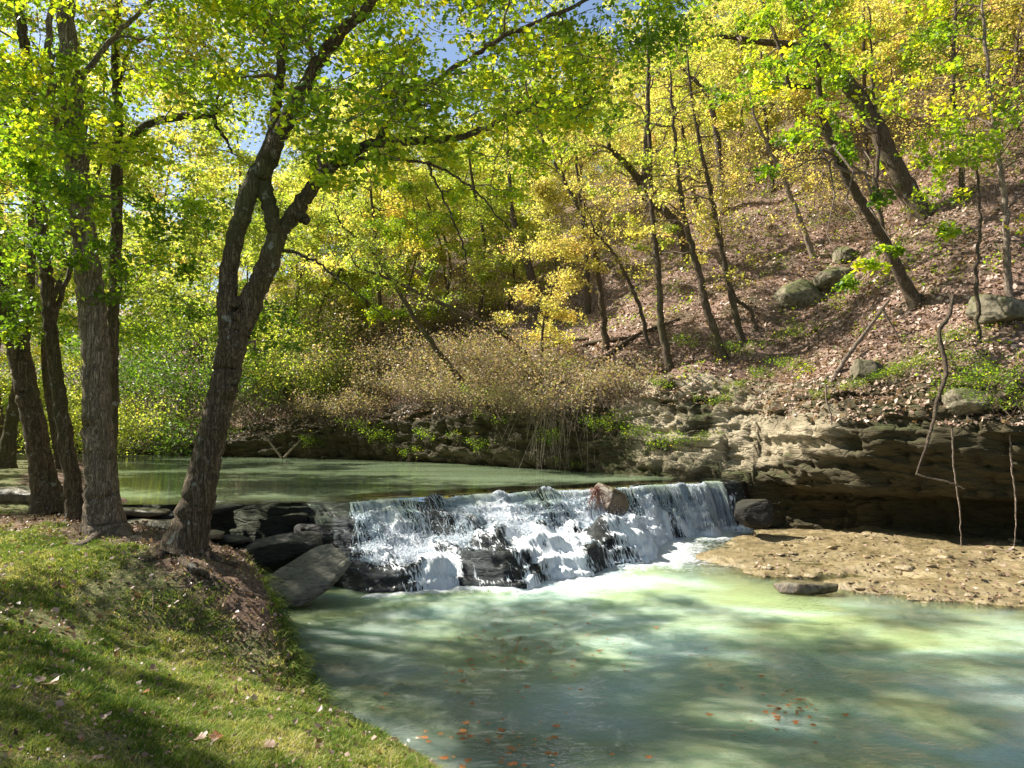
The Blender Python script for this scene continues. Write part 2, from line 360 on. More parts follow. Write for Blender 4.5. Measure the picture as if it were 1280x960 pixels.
def G(x, y):
    dl = sdist(LB, x, y)           # + on the lawn
    ups = sdist(DAM, x, y)         # + upstream
    P = np.stack([x, y, x * 0], -1).reshape(-1, 3)
    n1 = fbm(P, .35, 3, 3).reshape(x.shape); n2 = fbm(P, 1.6, 3, 5).reshape(x.shape); n3 = fbm(P, 5.0, 2, 8).reshape(x.shape)
    steep = smooth(8.0, 9.6, y)
    near = .05 + np.clip(dl, 0, 3.6) * .40; near = near - .06 * smooth(2.5, 4, dl)
    near = np.minimum(near, 1.38 + .008 * dl)
    far_ = np.minimum(.12 + 2.6 * np.clip(dl, 0, .34) + .42 * np.clip(dl - .34, 0, .95), 1.40)
    land = near * (1 - steep) + far_ * steep + n1 * .06 + n2 * .035 * smooth(0, 1, dl) + n3 * .012 + (n3 * .05 + n2 * .07) * smooth(2.6, 1.2, dl) * smooth(.0, .3, dl) * smooth(7.5, 9, y)
    land_u = WU + .06 + .22 * smooth(0, 1.2, dl) + n1 * .05 + n2 * .03 + .16 * smooth(2, 8, dl)
    up_s = smooth(-.4, .8, ups)
    land = land * (1 - up_s) + land_u * up_s
    land = land + 9 * smooth(18, 70, dl) + 1.0 * n1 * smooth(14, 40, dl)
    bed = (BEDL + n2 * .12) * (1 - up_s) + (BEDU + n2 * .1) * up_s
    k = smooth(-.35 - .5 * (1 - steep), .04, dl)
    return bed * (1 - k) + land * k
def axis(lo, a, b, hi, st, g=1.13):
    core = np.arange(a, b + 1e-6, st); L = [a]; s = st
    while L[-1] > lo: s *= g; L.append(L[-1] - s)
    Rr = [core[-1]]; s = st
    while Rr[-1] < hi: s *= g; Rr.append(Rr[-1] + s)
    return np.concatenate([L[:0:-1], core, Rr[1:]])
xs, ys = axis(-600, -14, 6, 600, .1), axis(-300, 1.5, 19, 700, .1)
X, Y = np.meshgrid(xs, ys, indexing='ij'); Z = G(X, Y)
db = sdist(LB, X, Y)
trees_xy = [(-6.3, 11.4), (-4.7, 10.8), (-8.1, 13.4), (-8.7, 13.8)]
dirt = smooth(2.1, .9, db) * smooth(8.0, 9.4, Y) * .95 + smooth(2.0, 0, np.abs(Y - 12.9)) * smooth(-4, -6, X) * .75
for tx, ty in trees_xy: dirt = dirt + .8 * smooth(1.3, .4, np.hypot(X - tx, Y - ty))
dirt = np.maximum(np.clip(dirt, 0, 1), smooth(.1, -.1, db))
Zr = Z + 0
far_s = sdist(RB, X, Y); Z = np.where(far_s < -.2, np.minimum(Z, -1.2), Z)
gv = np.stack([X, Y, Z], -1).reshape(-1, 3); gq = grid_quads(*X.shape)
mesh_np('ground', gv, [gq], M['lawn'], vattrs={'dirt': dirt.ravel()})['kind'] = 'structure'
GB = BVHTree.FromPolygons(gv.tolist(), gq.tolist())

# hillside + cliff, one continuous sheet split in two
def resample(P, n_dense, lo=2, hi=13):
    out = []
    for k in range(len(P) - 1):
        d = np.linalg.norm(P[k + 1] - P[k]); st = n_dense if lo <= k < hi else 2.0
        m = max(1, int(round(d / st))); out.append(P[k] + (P[k + 1] - P[k]) * np.linspace(0, 1, m, endpoint=False)[:, None])
    out.append(P[-1:]); return np.concatenate(out)
foot = resample(RB, .11)
for _ in range(60):   # smooth the foot line
    f2 = foot.copy(); f2[1:-1] = .25 * foot[:-2] + .5 * foot[1:-1] + .25 * foot[2:]; foot = f2
ang = np.interp(foot[:, 0], [-110, -50, -28, -10, 0, 8, 16, 34], [R(104), R(100), R(95), R(72), R(50), R(42), R(28), R(10)])
NRM = np.stack([np.cos(ang), np.sin(ang)], 1)
fx = foot[:, 0]
zc = np.interp(fx, [-60, -17, -10, -4, 0, 4, 8, 12, 18, 34], [1.9, 2.4, 3.5, 4.0, 4.2, 4.5, 4.1, 3.8, 3.9, 4.0])
zr = np.interp(fx, [-110, -50, -28, -10, 0, 8, 16, 34], [14, 14, 18, 30, 46, 60, 66, 50])
over = smooth(6.8, 9.0, fx)                       # overhanging part
lean = smooth(1.5, 4, fx) * smooth(8.6, 6.8, fx)  # sloping lit part
z0 = np.where(fx > 7.2, -.2, np.where(fx > 6.4, .6, .9)) + 0.0
# cliff profile
tc = np.linspace(0, 1, 105)
def cliff_off(t, z):
    ov = np.interp(z, [-.2, .5, .95, 1.25, 2.2, 3.2, 3.9, 4.6], [-.9, -1.0, -.3, .75, 1.05, .75, .2, -.5])[:]
    return ov
S_, T_ = len(foot), len(tc)
Zc = z0[:, None] + (zc - z0)[:, None] * tc[None, :]
ovo = np.interp(Zc, [-.2, .6, 1.15, 1.4, 2.3, 3.1, 3.7, 4.2], [-1.3, -1.5, -1.2, .45, .95, .85, .45, -.45])
lno = -1.5 * tc[None, :] ** 1.2 + 0 * Zc; lno = lno + .25
flo = np.interp(tc, [0, .12, .3, .8, 1], [-.15, -.25, .25, .35, -.3])[None, :] + 0 * Zc
OFF = over[:, None] * ovo + lean[:, None] * lno + (1 - over - lean)[:, None] * flo
# hill profile
vh = np.concatenate([np.arange(0, 24, .17), 24 + np.cumsum(.17 * 1.06 ** np.arange(1, 75))])
sl = .70
Hh = np.zeros((S_, len(vh)))
mx_ = (zr - zc)[:, None]; Hh = mx_ * np.tanh(vh[None, :] * .80 / mx_)
Hh = zc[:, None] + Hh
offh = OFF[:, -1][:, None] - vh[None, :]
ALLO = np.concatenate([OFF, offh[:, 1:]], 1); ALLZ = np.concatenate([Zc, Hh[:, 1:]], 1)
HX = foot[:, 0][:, None] - NRM[:, 0][:, None] * ALLO; HY = foot[:, 1][:, None] - NRM[:, 1][:, None] * ALLO
Pn = np.stack([HX, HY, ALLZ], -1).reshape(-1, 3)
kk = np.arange(ALLO.shape[1]); cl = smooth(T_ + 10, T_ - 6, kk)[None, :] * np.ones((S_, 1))
st = fbm(Pn * np.array([1, 1, 3.2]), .55, 5, 21).reshape(HX.shape); fine = fbm(Pn * np.array([1, 1, 2.0]), 3.0, 4, 31).reshape(HX.shape)
blk = np.round(fbm(Pn * np.array([1, 1, .6]), .9, 2, 41).reshape(HX.shape) * 5) / 5
lw = Pn[:, 2] * 3.6 + 1.1 * fbm(Pn * np.array([1, 1, .2]), .35, 3, 43) + .25 * fbm(Pn, 2.2, 2, 44)
li = np.floor(lw); lf = lw - li
def lay(i_): return fbm(np.stack([Pn[:, 0] * .55 + i_ * 7.3, Pn[:, 1] * .55, i_ * 3.1], 1), 1.0, 3, 45)
bed_ = (lay(li) * (1 - smooth(.86, 1, lf)) + lay(li + 1) * smooth(.86, 1, lf)).reshape(HX.shape)
crk = -np.abs(fbm(Pn * np.array([1, 1, .35]), 1.2, 3, 46)).reshape(HX.shape); crk = smooth(-.09, 0, crk)
disp = cl * (st * .45 + fine * .14 + blk * .26 + bed_ * .38 - crk * .18)
HX = HX - NRM[:, 0][:, None] * disp; HY = HY - NRM[:, 1][:, None] * disp
hillz = (1 - cl) * (fbm(Pn, .22, 3, 51).reshape(HX.shape) * .9 + fbm(Pn, 1.1, 3, 61).reshape(HX.shape) * .22) * smooth(0, 3, vh)[None, :].repeat(S_, 0)[:, :1] if False else None
hz = fbm(Pn, .22, 3, 51).reshape(HX.shape) * .9 + fbm(Pn, 1.1, 3, 61).reshape(HX.shape) * .25
HZ = ALLZ + (1 - cl) * hz + cl * .12 * fine
HV = np.stack([HX, HY, HZ], -1)
cut = T_ + 3
cv = HV[:, :cut].reshape(-1, 3); cq = grid_quads(S_, cut)
hv = HV[:, cut - 1:].reshape(-1, 3); hq = grid_quads(S_, HV.shape[1] - cut + 1)
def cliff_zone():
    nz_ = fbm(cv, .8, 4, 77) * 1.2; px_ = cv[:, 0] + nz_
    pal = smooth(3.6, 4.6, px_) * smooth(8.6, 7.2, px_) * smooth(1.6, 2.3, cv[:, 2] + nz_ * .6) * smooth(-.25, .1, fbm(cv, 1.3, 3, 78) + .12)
    shd = np.maximum(smooth(3.6, 2.2, px_), smooth(7.2, 8.4, px_) * smooth(-.4, -.05, fbm(cv * np.array([1, 1, .6]), .55, 4, 79) + .3)) * .95  # shade painted into the rock colour, left stretch and overhang
    return pal, np.maximum(shd, smooth(1.3, .9, cv[:, 2]))
pal_, shd_ = cliff_zone()
mesh_np('cliff', cv, [cq], M['cliff'], vattrs={'pale': pal_, 'painted_shade': shd_})['kind'] = 'structure'
mesh_np('hillside', hv, [hq], M['hill'])['kind'] = 'structure'
HB = BVHTree.FromPolygons(hv.tolist(), hq.tolist()); CB = BVHTree.FromPolygons(cv.tolist(), cq.tolist())
def hit(px, py, trees=None):
    d = Vector(ray(px, py)).normalized(); best = None
    for b in (trees or (HB, CB, GB)):
        r = b.ray_cast(Vector(CAM), d)
        if r[0] is not None and (best is None or r[3] < best[3]): best = r
    return np.array(best[0]) if best else None
def drop(x, y, tree, z=90):
    r = tree.ray_cast(Vector((x, y, z)), Vector((0, 0, -1))); return None if r[0] is None else np.array(r[0])

# ------------------------------------------------------------------ rock ledge under the falls
AW = lambda u: np.interp(u, [-6, -.6, 0, 1.2, 2.6, 5, 6.6, 8.0, 9, 12.2], [.8, .9, 3.0, 3.6, 3.9, 3.5, 2.6, 1.3, .7, .5])
def ledge_h(u, w):
    P = np.stack([u, w, u * 0], -1).reshape(-1, 3)
    fr = w / AW(u)
    left = smooth(-.8, .1, u); right = smooth(7.2, 8.6, u)
    base = np.interp(fr, [-9, 0, .03, .26, .34, .74, .82, .93, 1.0, 1.2], [1.395, 1.395, 1.25, .72, .62, .46, .30, -.15, -.4, -.8])
    rt = np.interp(fr, [-9, 0, .35, 1.0, 1.6], [1.395, 1.395, .9, -.1, -.8])
    dry = np.interp(fr, [-9, 0, .02, .3, .6, 1.2], [1.44, 1.44, 1.38, 1.0, .2, -.8])
    h = (base * (1 - right) + rt * right) * left + dry * (1 - left)
    lump = fbm(P, .9, 3, 71).reshape(u.shape); l2 = fbm(P, 2.6, 3, 72).reshape(u.shape); blk = np.round(fbm(P, 1.4, 2, 75).reshape(u.shape) * 4) / 4
    act = smooth(.02, .25, fr) * smooth(1.12, .9, fr)
    h = h + act * (lump * .34 + l2 * .12) * (1 - .6 * right)
    tz = h / .27 + .5 * lump; ti = np.floor(tz); tf = tz - ti
    h = np.where(w > .02, (h * .25 + .75 * ((ti + smooth(.55, 1.0, tf) - .5 * lump) * .27 + .06)) * act + h * (1 - act), h) + act * l2 * .07
    h = h + smooth(-.6, 0, w) * .02 * l2
    for (cu, cw, r, a) in LUMPS:
        h = h + .72 * a * np.exp(-(((u - cu) / r) ** 2 + ((w - cw) / (r * .8)) ** 2) ** 1.6)
    return np.where(w < -.05, np.minimum(h, 1.40 + 0 * h) - .05 * smooth(-.1, -2.5, w), h)
LUMPS = [(4.3, 1.3, .36, .42), (3.0, 1.5, .3, .36), (5.6, 2.1, .35, .3), (2.6, 3.3, .22, .2), (2.4, 2.3, .25, .25), (3.6, 2.4, .28, .25), (5.0, 1.7, .25, .25), (6.8, 1.4, .25, .25), (9.1, .75, .42, .75), (4.4, 2.9, .35, .3), (6.3, .5, .3, .3), (.9, 2.5, .3, .2), (2.6, .9, .3, .35), (6.2, 1.4, .3, .3), (2.05, .05, .2, .16), (3.9, .08, .16, .14), (5.4, .05, .2, .16), (9.9, .05, .15, .1)]
uu, ww = np.meshgrid(np.arange(-5.6, LLEN + .9, .035), np.arange(-2.6, 4.6, .035), indexing='ij')
lip_wob = lambda u: .20 * np.sin(u * 1.3) + .13 * np.sin(u * 3.1 + 1) + .5 * fbm(np.stack([u, u * 0, u * 0], -1).reshape(-1, 3), .8, 3, 99).reshape(np.shape(u))
def uw2xy(u, w):
    # left of the lip the dam bends parallel to the picture plane
    w = w + lip_wob(u)
    x = LIP0[0] + LU[0] * u + LW[0] * w; y = LIP0[1] + LU[1] * u + LW[1] * w
    xl = LIP0[0] + u * .99; yl = LIP0[1] + u * .12 - w
    k = smooth(.6, -1.0, u)
    return x * (1 - k) + xl * k, y * (1 - k) + yl * k
hh = ledge_h(uu, ww); lx, ly = uw2xy(uu, ww)
lv = np.stack([lx, ly, hh], -1).reshape(-1, 3); lq = grid_quads(*uu.shape)
tag(mesh_np('rock_ledge', lv, [lq], [M['ledge']]), kind='structure')
LBV = BVHTree.FromPolygons(lv.tolist(), lq.tolist())

# ------------------------------------------------------------------ water sheets
def water(name, xs, ys, z, inside, mat, murkf, foamf=None, zf=None):
    X, Y = np.meshgrid(xs, ys, indexing='ij'); q = grid_quads(*X.shape)
    ok = inside(X, Y).ravel(); q = q[ok[q].all(1)]
    Zz = np.full(X.shape, z) if zf is None else z + zf(X, Y)
    used = np.unique(q); re = np.full(X.size, -1); re[used] = np.arange(len(used))
    V = np.stack([X, Y, Zz], -1).reshape(-1, 3)[used]
    va = {'murk': murkf(X, Y).ravel()[used]}
    if foamf is not None: va['foam'] = foamf(X, Y).ravel()[used]
    return tag(mesh_np(name, V, [re[q]], mat, vattrs=va), kind='structure')
base_uw = [(u, float(AW(np.array([u]))[0]) * (.93 if u > 0 else 1)) for u in np.linspace(0, LLEN, 30)]
BL = np.array([[float(a) for a in uw2xy(np.array([u]), np.array([w]))] for u, w in base_uw])
def low_murk(X, Y):
    dl = -sdist(LB, X, Y)
    near = smooth(.2, 3.2, dl) * .55 + .25
    n = fbm(np.stack([X, Y, X * 0], -1).reshape(-1, 3), .5, 3, 12).reshape(X.shape)
    open_ = smooth(1.5, 4.0, dl - .1 * Y)
    sh = smooth(-.2, 2.2, shelf_d(X, Y))
    return np.clip((near * (1 - open_) + .93 * open_ + n * .18) * sh, .02, .97)
SHELF = np.array([(24, -2), (16.5, 7), (12.0, 10.6), (9.0, 12.1), (7.4, 13.2), (6.0, 14.2), (4.9, 15.6), (4.6, 17.2), (5.4, 19.3), (6.4, 21.0), (9, 24)], float)   # edge of the tan rock
def shelf_d(X, Y): return sdist(SHELF, X, Y) + .55 * fbm(np.stack([X, Y, X * 0], -1).reshape(-1, 3), .9, 4, 13).reshape(X.shape)    # + towards the pool
def low_foam(X, Y):
    d = np.full(X.shape, 1e9)
    for a, b in zip(BL[:-1], BL[1:]):
        dd = b - a; t = np.clip(((X - a[0]) * dd[0] + (Y - a[1]) * dd[1]) / (dd @ dd), 0, 1)
        d = np.minimum(d, np.hypot(X - a[0] - t * dd[0], Y - a[1] - t * dd[1]))
    wid = np.interp(X, [-4, -2.4, -.5, 2, 4, 6, 8], [.12, .15, .35, .55, .8, .8, .6])
    patch = np.exp(-((X - 5.0) ** 2 / 4 + (Y - 17.5) ** 2 / 7))
    return np.clip(np.exp(-(d / wid) ** 1.3) * .98 + .27 * patch, 0, 1)
def low_z(X, Y):
    P = np.stack([X, Y, X * 0], -1).reshape(-1, 3)
    f = low_foam(X, Y)
    return fbm(P, 1.4, 2, 81).reshape(X.shape) * .012 + f * (fbm(P, 4, 3, 82).reshape(X.shape) * .07 + .03)
water('lower_pool_water', axis(-12, -5, 9, 40, .06), axis(-20, 4, 22.8, 23, .06), 0.0,
      lambda X, Y: (sdist(LB, X, Y) < .5) & (sdist(DAM, X, Y) < -.2) & (sdist(RB, X, Y) > -1.5), M['water_low'], low_murk, low_foam, low_z)
def up_murk(X, Y):
    d = sdist(DAM, X, Y); return np.clip(smooth(-.2, 2.6, d + .8 * fbm(np.stack([X, Y, X * 0], -1).reshape(-1, 3), .6, 2, 4).reshape(X.shape)) * .9 + .04, .03, .92)
def up_inside(X, Y):
    return (sdist(LB, X, Y) < .6) & (sdist(RB, X, Y) > -1.6) & (sdist(DAM, X, Y) > -.1 - .02)
# upper sheet follows the wobbly lip exactly: gridded in lip coordinates near the falls
water('upper_pool_water', axis(-70, -14, 10, 12, .14), axis(15, 15.1, 42, 60, .14), WU, up_inside, M['water_up'], up_murk)
# the film that slides over the lip
u1, w1 = np.meshgrid(np.arange(.6, LLEN, .05), np.linspace(-1.2, .12, 22), indexing='ij')
x1, y1 = uw2xy(u1, w1); z1 = WU + .004 - .09 * smooth(-.15, .12, w1) + .006 * fbm(np.stack([u1 * 3, w1, w1 * 0], -1).reshape(-1, 3), 2, 2, 5).reshape(u1.shape)
tag(mesh_np('lip_water', np.stack([x1, y1, z1], -1).reshape(-1, 3), [grid_quads(*u1.shape)], M['water_up'], vattrs={'murk': np.full(u1.size, .08)}), kind='structure')

# ------------------------------------------------------------------ waterfall
m, nt, out = new_mat('foaming water film'); M['film'] = m
cb = nt.nodes.new('ShaderNodeCombineXYZ'); nt.links.new(attr(nt, 'fu'), cb.inputs[0]); nt.links.new(attr(nt, 'fs'), cb.inputs[1])
def fvec(a, b):
    mp = nt.nodes.new('ShaderNodeMapping'); mp.inputs['Scale'].default_value = (a, b, 1); nt.links.new(cb.outputs[0], mp.inputs[0]); return mp.outputs[0]
s1 = noise(nt, 1, 4, .62, fvec(17, 2.4), .8); s2 = noise(nt, 1, 3, .6, fvec(50, 7), .8); s3 = noise(nt, 1, 3, .5, fvec(1.5, .9), .6)
sm = math_n(nt, 'ADD', math_n(nt, 'MULTIPLY', s1, .50), math_n(nt, 'MULTIPLY', s2, .54))
sm = math_n(nt, 'ADD', sm, math_n(nt, 'MULTIPLY', math_n(nt, 'SUBTRACT', s3, .5), .62))
sm = math_n(nt, 'ADD', sm, math_n(nt, 'MULTIPLY', math_n(nt, 'SUBTRACT', attr(nt, 'dens'), .5), .34))
fa = ramp(nt, sm, [(.475, (0, 0, 0)), (.515, (.8, .8, .8)), (.60, (1, 1, 1))])
wp = N(nt, 'ShaderNodeBsdfPrincipled', i_Roughness=.35); wp.inputs['Base Color'].default_value = (.76, .79, .82, 1); nt.links.new(bump(nt, sm, 1., .08), wp.inputs['Normal'])
tr = nt.nodes.new('ShaderNodeBsdfTransparent'); tr.inputs[0].default_value = (.85, .9, .92, 1)
gl = N(nt, 'ShaderNodeBsdfGlossy', i_Roughness=.12); nt.links.new(bump(nt, sm, 1., .10), gl.inputs['Normal'])
mg = nt.nodes.new('ShaderNodeMixShader'); mg.inputs[0].default_value = .03; nt.links.new(tr.outputs[0], mg.inputs[1]); nt.links.new(gl.outputs[0], mg.inputs[2])
mx = nt.nodes.new('ShaderNodeMixShader'); nt.links.new(fa, mx.inputs[0]); nt.links.new(mg.outputs[0], mx.inputs[1]); nt.links.new(wp.outputs[0], mx.inputs[2]); nt.links.new(mx.outputs[0], out.inputs[0])
def film_z(u, w, v0=.95):
    hh_ = np.maximum(ledge_h(u, w), np.where(w > .25, np.maximum(ledge_h(u, w - .045), ledge_h(u, w - .09)), -9))
    return np.maximum(hh_ + .035, WU - .03 - 4.9 * (np.maximum(w, 0) / v0) ** 2)
def waterfall():
    r = np.random.default_rng(3)
    ua = np.arange(-.85, LLEN + .35, .022); wa = np.concatenate([np.linspace(-.06, .6, 60), np.arange(.62, 4.4, .03)])
    u, w = np.meshgrid(ua, wa, indexing='ij'); v0 = .85 + .25 * fbm(np.stack([u * 2.2, w * 0, w * 0], -1).reshape(-1, 3), 1, 3, 44).reshape(u.shape)
    z = film_z(u, w, v0)
    sarc = np.concatenate([np.zeros((len(ua), 1)), np.cumsum(np.hypot(np.diff(w, axis=1), np.diff(z, axis=1)), 1)], 1)
    nz = fbm(np.stack([u * 9, sarc * 2.2, u * 0], -1).reshape(-1, 3), 1, 3, 45).reshape(u.shape)
    fr = w / AW(u)
    nf_ = fbm(np.stack([u * 16, sarc * 9, u * 0], -1).reshape(-1, 3), 1, 3, 47).reshape(u.shape); z = z + np.abs(nz) * .07 * smooth(.02, .2, w) + np.maximum(nf_, 0) * .09 * smooth(.3, .55, w)
    x, y = uw2xy(u, w + nz * .03 * smooth(.02, .3, w))
    flow = fbm(np.stack([u, u * 0, u * 0], -1).reshape(-1, 3), 1.1, 3, 55).reshape(u.shape)
    dens = .30 + 1.2 * flow + .5 * fbm(np.stack([u * 2.4, sarc * 1.6, u * 0], -1).reshape(-1, 3), 1, 3, 58).reshape(u.shape) * smooth(.1, .4, w) + .45 * smooth(.22, .45, fr) - .46 * smooth(7.8, 8.3, u) * smooth(.8, .5, w) - .24 * smooth(.55, .3, w) + .3 * smooth(.9, 1.05, fr) - .9 * ((u > 7.3) & (u < 8.0)) * smooth(1.2, .4, w) - .8 * smooth(LLEN - .7, LLEN + .25, u + .5 * fbm(np.stack([u * 3, w * 2, u * 0], -1).reshape(-1, 3), 1, 2, 60).reshape(u.shape)) - .62 * smooth(.75, -.1, u + .5 * fbm(np.stack([u * 2, w * 2, u * 0], -1).reshape(-1, 3), 1, 2, 59).reshape(u.shape))
    gx = np.gradient(z, axis=1) / np.gradient(w, axis=1); dens = dens - .18 * smooth(-1.5, -3.5, gx) * smooth(.6, .8, fr)
    for (cu, cw, rr_, a) in LUMPS: dens = dens - (.42 if cu < 8 else .38) * np.exp(-(((u - cu) / (rr_ * .8)) ** 2 + ((w - cw - .12) / (rr_ * .8)) ** 2) ** 1.5)
    dens = np.where((u > .6) & (u < 7.2) & (w > .5), np.maximum(dens, .16 + .3 * nz), dens)
    q = grid_quads(*u.shape); ok = (z > -.08).ravel(); q = q[ok[q].any(1)]
    tag(mesh_np('waterfall', np.stack([x, y, z], -1).reshape(-1, 3), [q], M['film'], vattrs={'fu': u.ravel(), 'fs': sarc.ravel(), 'dens': dens.ravel()}), kind='structure')
    # free threads and drops
    n = 5200; steps = 64; dt = .026
    u = r.uniform(.15, LLEN - .1, n)
    flow = .5 + .9 * fbm(np.stack([u, u * 0, u * 0], 1), 1.1, 3, 55)
    flow = flow * np.where((u > 7.35) & (u < 8.0), .05, 1)
    u = u[r.uniform(0, 1, n) < np.clip(flow, .12, 1)]; n = len(u)
    w = np.full(n, .0); z = np.full(n, WU - .04)
    vu = r.normal(0, .06, n); vw = r.uniform(.7, 1.25, n); vz = r.uniform(-.1, .05, n)
    U, Wd, Zz, Hit = [u], [w], [z], [np.zeros(n)]
    e = .04
    for k in range(steps):
        vz = vz - 9.8 * dt
        u = u + vu * dt; w = w + vw * dt; z = z + vz * dt
        h = ledge_h(u, w) + .035
        gu = (ledge_h(u + e, w) - h + .035) / e; gw = (ledge_h(u, w + e) - h + .035) / e
        gu = np.clip(gu, -2, 2); gw = np.clip(gw, -3, 1.0)
        c = z < h
        nn = unit(np.stack([-gu, -gw, np.ones(n)], 1)); v = np.stack([vu, vw, vz], 1)
        vn = (v * nn).sum(1, keepdims=True)
        v2 = (v - nn * vn * (1 + r.uniform(0, .12, (n, 1)))) * .8 + r.normal(0, .16, (n, 3)) * np.array([1, .6, .5])
        v2[:, 1] += .25
        vu = np.where(c, v2[:, 0], vu); vw = np.where(c, np.clip(v2[:, 1], .1, 1.7), vw); vz = np.where(c, v2[:, 2], vz)
        z = np.where(c, h, z)
        U.append(u); Wd.append(w); Zz.append(z); Hit.append(c.astype(float))
    U, Wd, Zz, Hit = map(np.array, (U, Wd, Zz, Hit))
    x, y = uw2xy(U, Wd); Pth = np.stack([x, y, Zz], -1)
    mb = MB(); drops = []
    for i in range(n):
        p = Pth[:, i]; end = int(np.argmax(p[:, 2] < .0)) or len(p)
        k = 0
        while k < end - 2:
            L = int(r.integers(3, 8)); gap = int(r.integers(0, 4)) if k > 4 else 0
            seg = p[k:min(k + L, end)]
            if len(seg) >= 3:
                sx = np.linspace(0, 1, len(seg)); wd = (.0035 + .006 * r.random() ** 2) * (np.sin(np.pi * np.clip(sx * .9 + .08, 0, 1)) ** .5 + .15)
                add_tube(mb, seg + np.cumsum(r.normal(0, .005, seg.shape), 0), wd, 3)
            k += L - 1 + gap
        drops.append(p[:end][Hit[:end, i] > 0])
    D = np.concatenate(drops); D = D[r.integers(0, len(D), 60000)]; D = D[(D[:, 2] < .8) | (r.random(len(D)) < .35)]
    D = D + r.normal(0, 1, D.shape) * np.array([.05, .05, .02]) + np.array([0, 0, 1]) * np.abs(r.normal(0, .05, (len(D), 1)))
    D = D[(D[:, 2] > -.01) & (D[:, 2] < 1.22)]
    far = D[r.integers(0, len(D), 5000)] + r.normal(0, 1, (5000, 3)) * np.array([.12, .12, .05]) + np.array([0, 0, 1]) * np.abs(r.normal(0, .11, (5000, 1)))
    def octa(C, s):
        o = np.array([(1, 0, 0), (-1, 0, 0), (0, 1, 0), (0, -1, 0), (0, 0, 1), (0, 0, -1)], float)
        f = np.array([(0, 2, 4), (2, 1, 4), (1, 3, 4), (3, 0, 4), (2, 0, 5), (1, 2, 5), (3, 1, 5), (0, 3, 5)])
        V = C[:, None, :] + o[None] * s[:, None, None] * r.uniform(.6, 1.5, (len(C), 1, 3))
        mb.add(V.reshape(-1, 3), T=(np.arange(len(C))[:, None, None] * 6 + f[None]).reshape(-1, 3))
    octa(D, r.uniform(.004, .018, len(D))); octa(far, r.uniform(.003, .008, len(far)))
    tag(mb.build('water_spray', M['fall']), 'white threads and drops of water flying off the cascade', 'spray', kind='stuff')
waterfall()

# ------------------------------------------------------------------ rock shelf on the right
def shelf():
    X, Y = np.meshgrid(np.arange(4.0, 22, .06), np.arange(4, 24.5, .06), indexing='ij')
    d = -shelf_d(X, Y)      # + on the rock
    P = np.stack([X, Y, X * 0], -1).reshape(-1, 3)
    n = fbm(P * np.array([.6, 1.2, 1]), 1.0, 4, 91).reshape(X.shape); n2 = fbm(P * np.array([.7, 1.5, 1]), 4, 3, 92).reshape(X.shape)
    z = -.35 + .42 * smooth(-1.2, .35, d) + .17 * smooth(.3, 3.5, d)
    t = z + n * .22; ti_ = np.floor(t / .06); tf_ = t / .06 - ti_; t = (ti_ + smooth(.75, 1, tf_)) * .06 * .85 + t * .15
    z = np.where(d > -.4, t, z) + n2 * .022 + .0
    q = grid_quads(*X.shape); ok = ((d > -1.9) & (sdist(RB, X, Y) > -2.2)).ravel(); q = q[ok[q].all(1)]
    used = np.unique(q); re = np.full(X.size, -1); re[used] = np.arange(len(used))
    V = np.stack([X, Y, z], -1).reshape(-1, 3)[used]; q = re[q]
    tag(mesh_np('rock_shelf', V, [q], M['shelf']), kind='structure')
    return BVHTree.FromPolygons(V.tolist(), q.tolist())
SB = shelf()

# ------------------------------------------------------------------ stones
def boulder(name, c, size, rot, seed, mat, label, cat='rock', pw=.55, amp=.18, strata=0.0, group=None, sub=5):
    import bmesh
    bm = bmesh.new(); bmesh.ops.create_icosphere(bm, subdivisions=sub, radius=1)
    V = np.array([v.co[:] for v in bm.verts]); Fc = np.array([[v.index for v in f.verts] for f in bm.faces]); bm.free()
    V = np.sign(V) * np.abs(V) ** pw; V /= (np.abs(V).max())
    S = np.array(size) / 2; P = V * S
    r_ = S.max()
    d = fbm(P, 1.3 / r_, 4, seed) * amp + np.round(fbm(P, 1.0 / r_, 2, seed + 5) * 4) / 4 * amp * .9 + fbm(P * np.array([1, 1, 2.5]), 5 / r_, 3, seed + 9) * amp * .3
    P = P + unit(V) * (d * S.min() * 1.4)[:, None]
    if strata: P[:, :2] *= (1 + strata * fbm(P * np.array([.3, .3, 1]), 9, 2, seed + 3))[:, None]
    rr_ = np.random.default_rng(seed + 1000)
    for _ in range(13):
        nn_ = unit(rr_.normal(size=3)); k_ = (P / S) @ nn_; lim = rr_.uniform(.62, .92) * k_.max(); P = P - (nn_ * S) * np.maximum(0, k_ - lim)[:, None] * .85
    P = P + unit(V) * (fbm(P, 9 / r_ ** .5, 3, seed + 2) * .012 * min(1, r_))[:, None]
    o = mesh_np(name, P, [Fc], mat, loc=tuple(c)); o.rotation_euler = rot
    return tag(o, label, cat, group)
def Pz(px, py, z):
    d = ray(px, py); return CAM + d * ((z - EYE) / d[2])
boulder('rock_slab', Pz(384, 722, .42), (1.55, .9, .36), (R(24), R(-24), R(38)), 1, M['slab'], 'large grey tilted rock slab beside the left end of the cascade', amp=.12, pw=.42)
boulder('rock_slab', Pz(335, 690, .62), (2.0, 1.1, .40), (R(8), R(-8), R(10)), 2, M['slab_dark'], 'wide black wet slab directly behind the large tilted slab', amp=.14, pw=.42)
boulder('rock', Pz(392, 672, .75), (.85, .7, .5), (0, R(6), R(10)), 3, M['ledge'], 'black wet block between the wide black slab and the first white fall', pw=.45)
boulder('rock', Pz(300, 655, .95), (1.1, .7, .3), (0, R(-4), R(-5)), 4, M['slab_dark'], 'flat dark stone under the dam edge just behind the forked tree', pw=.42)
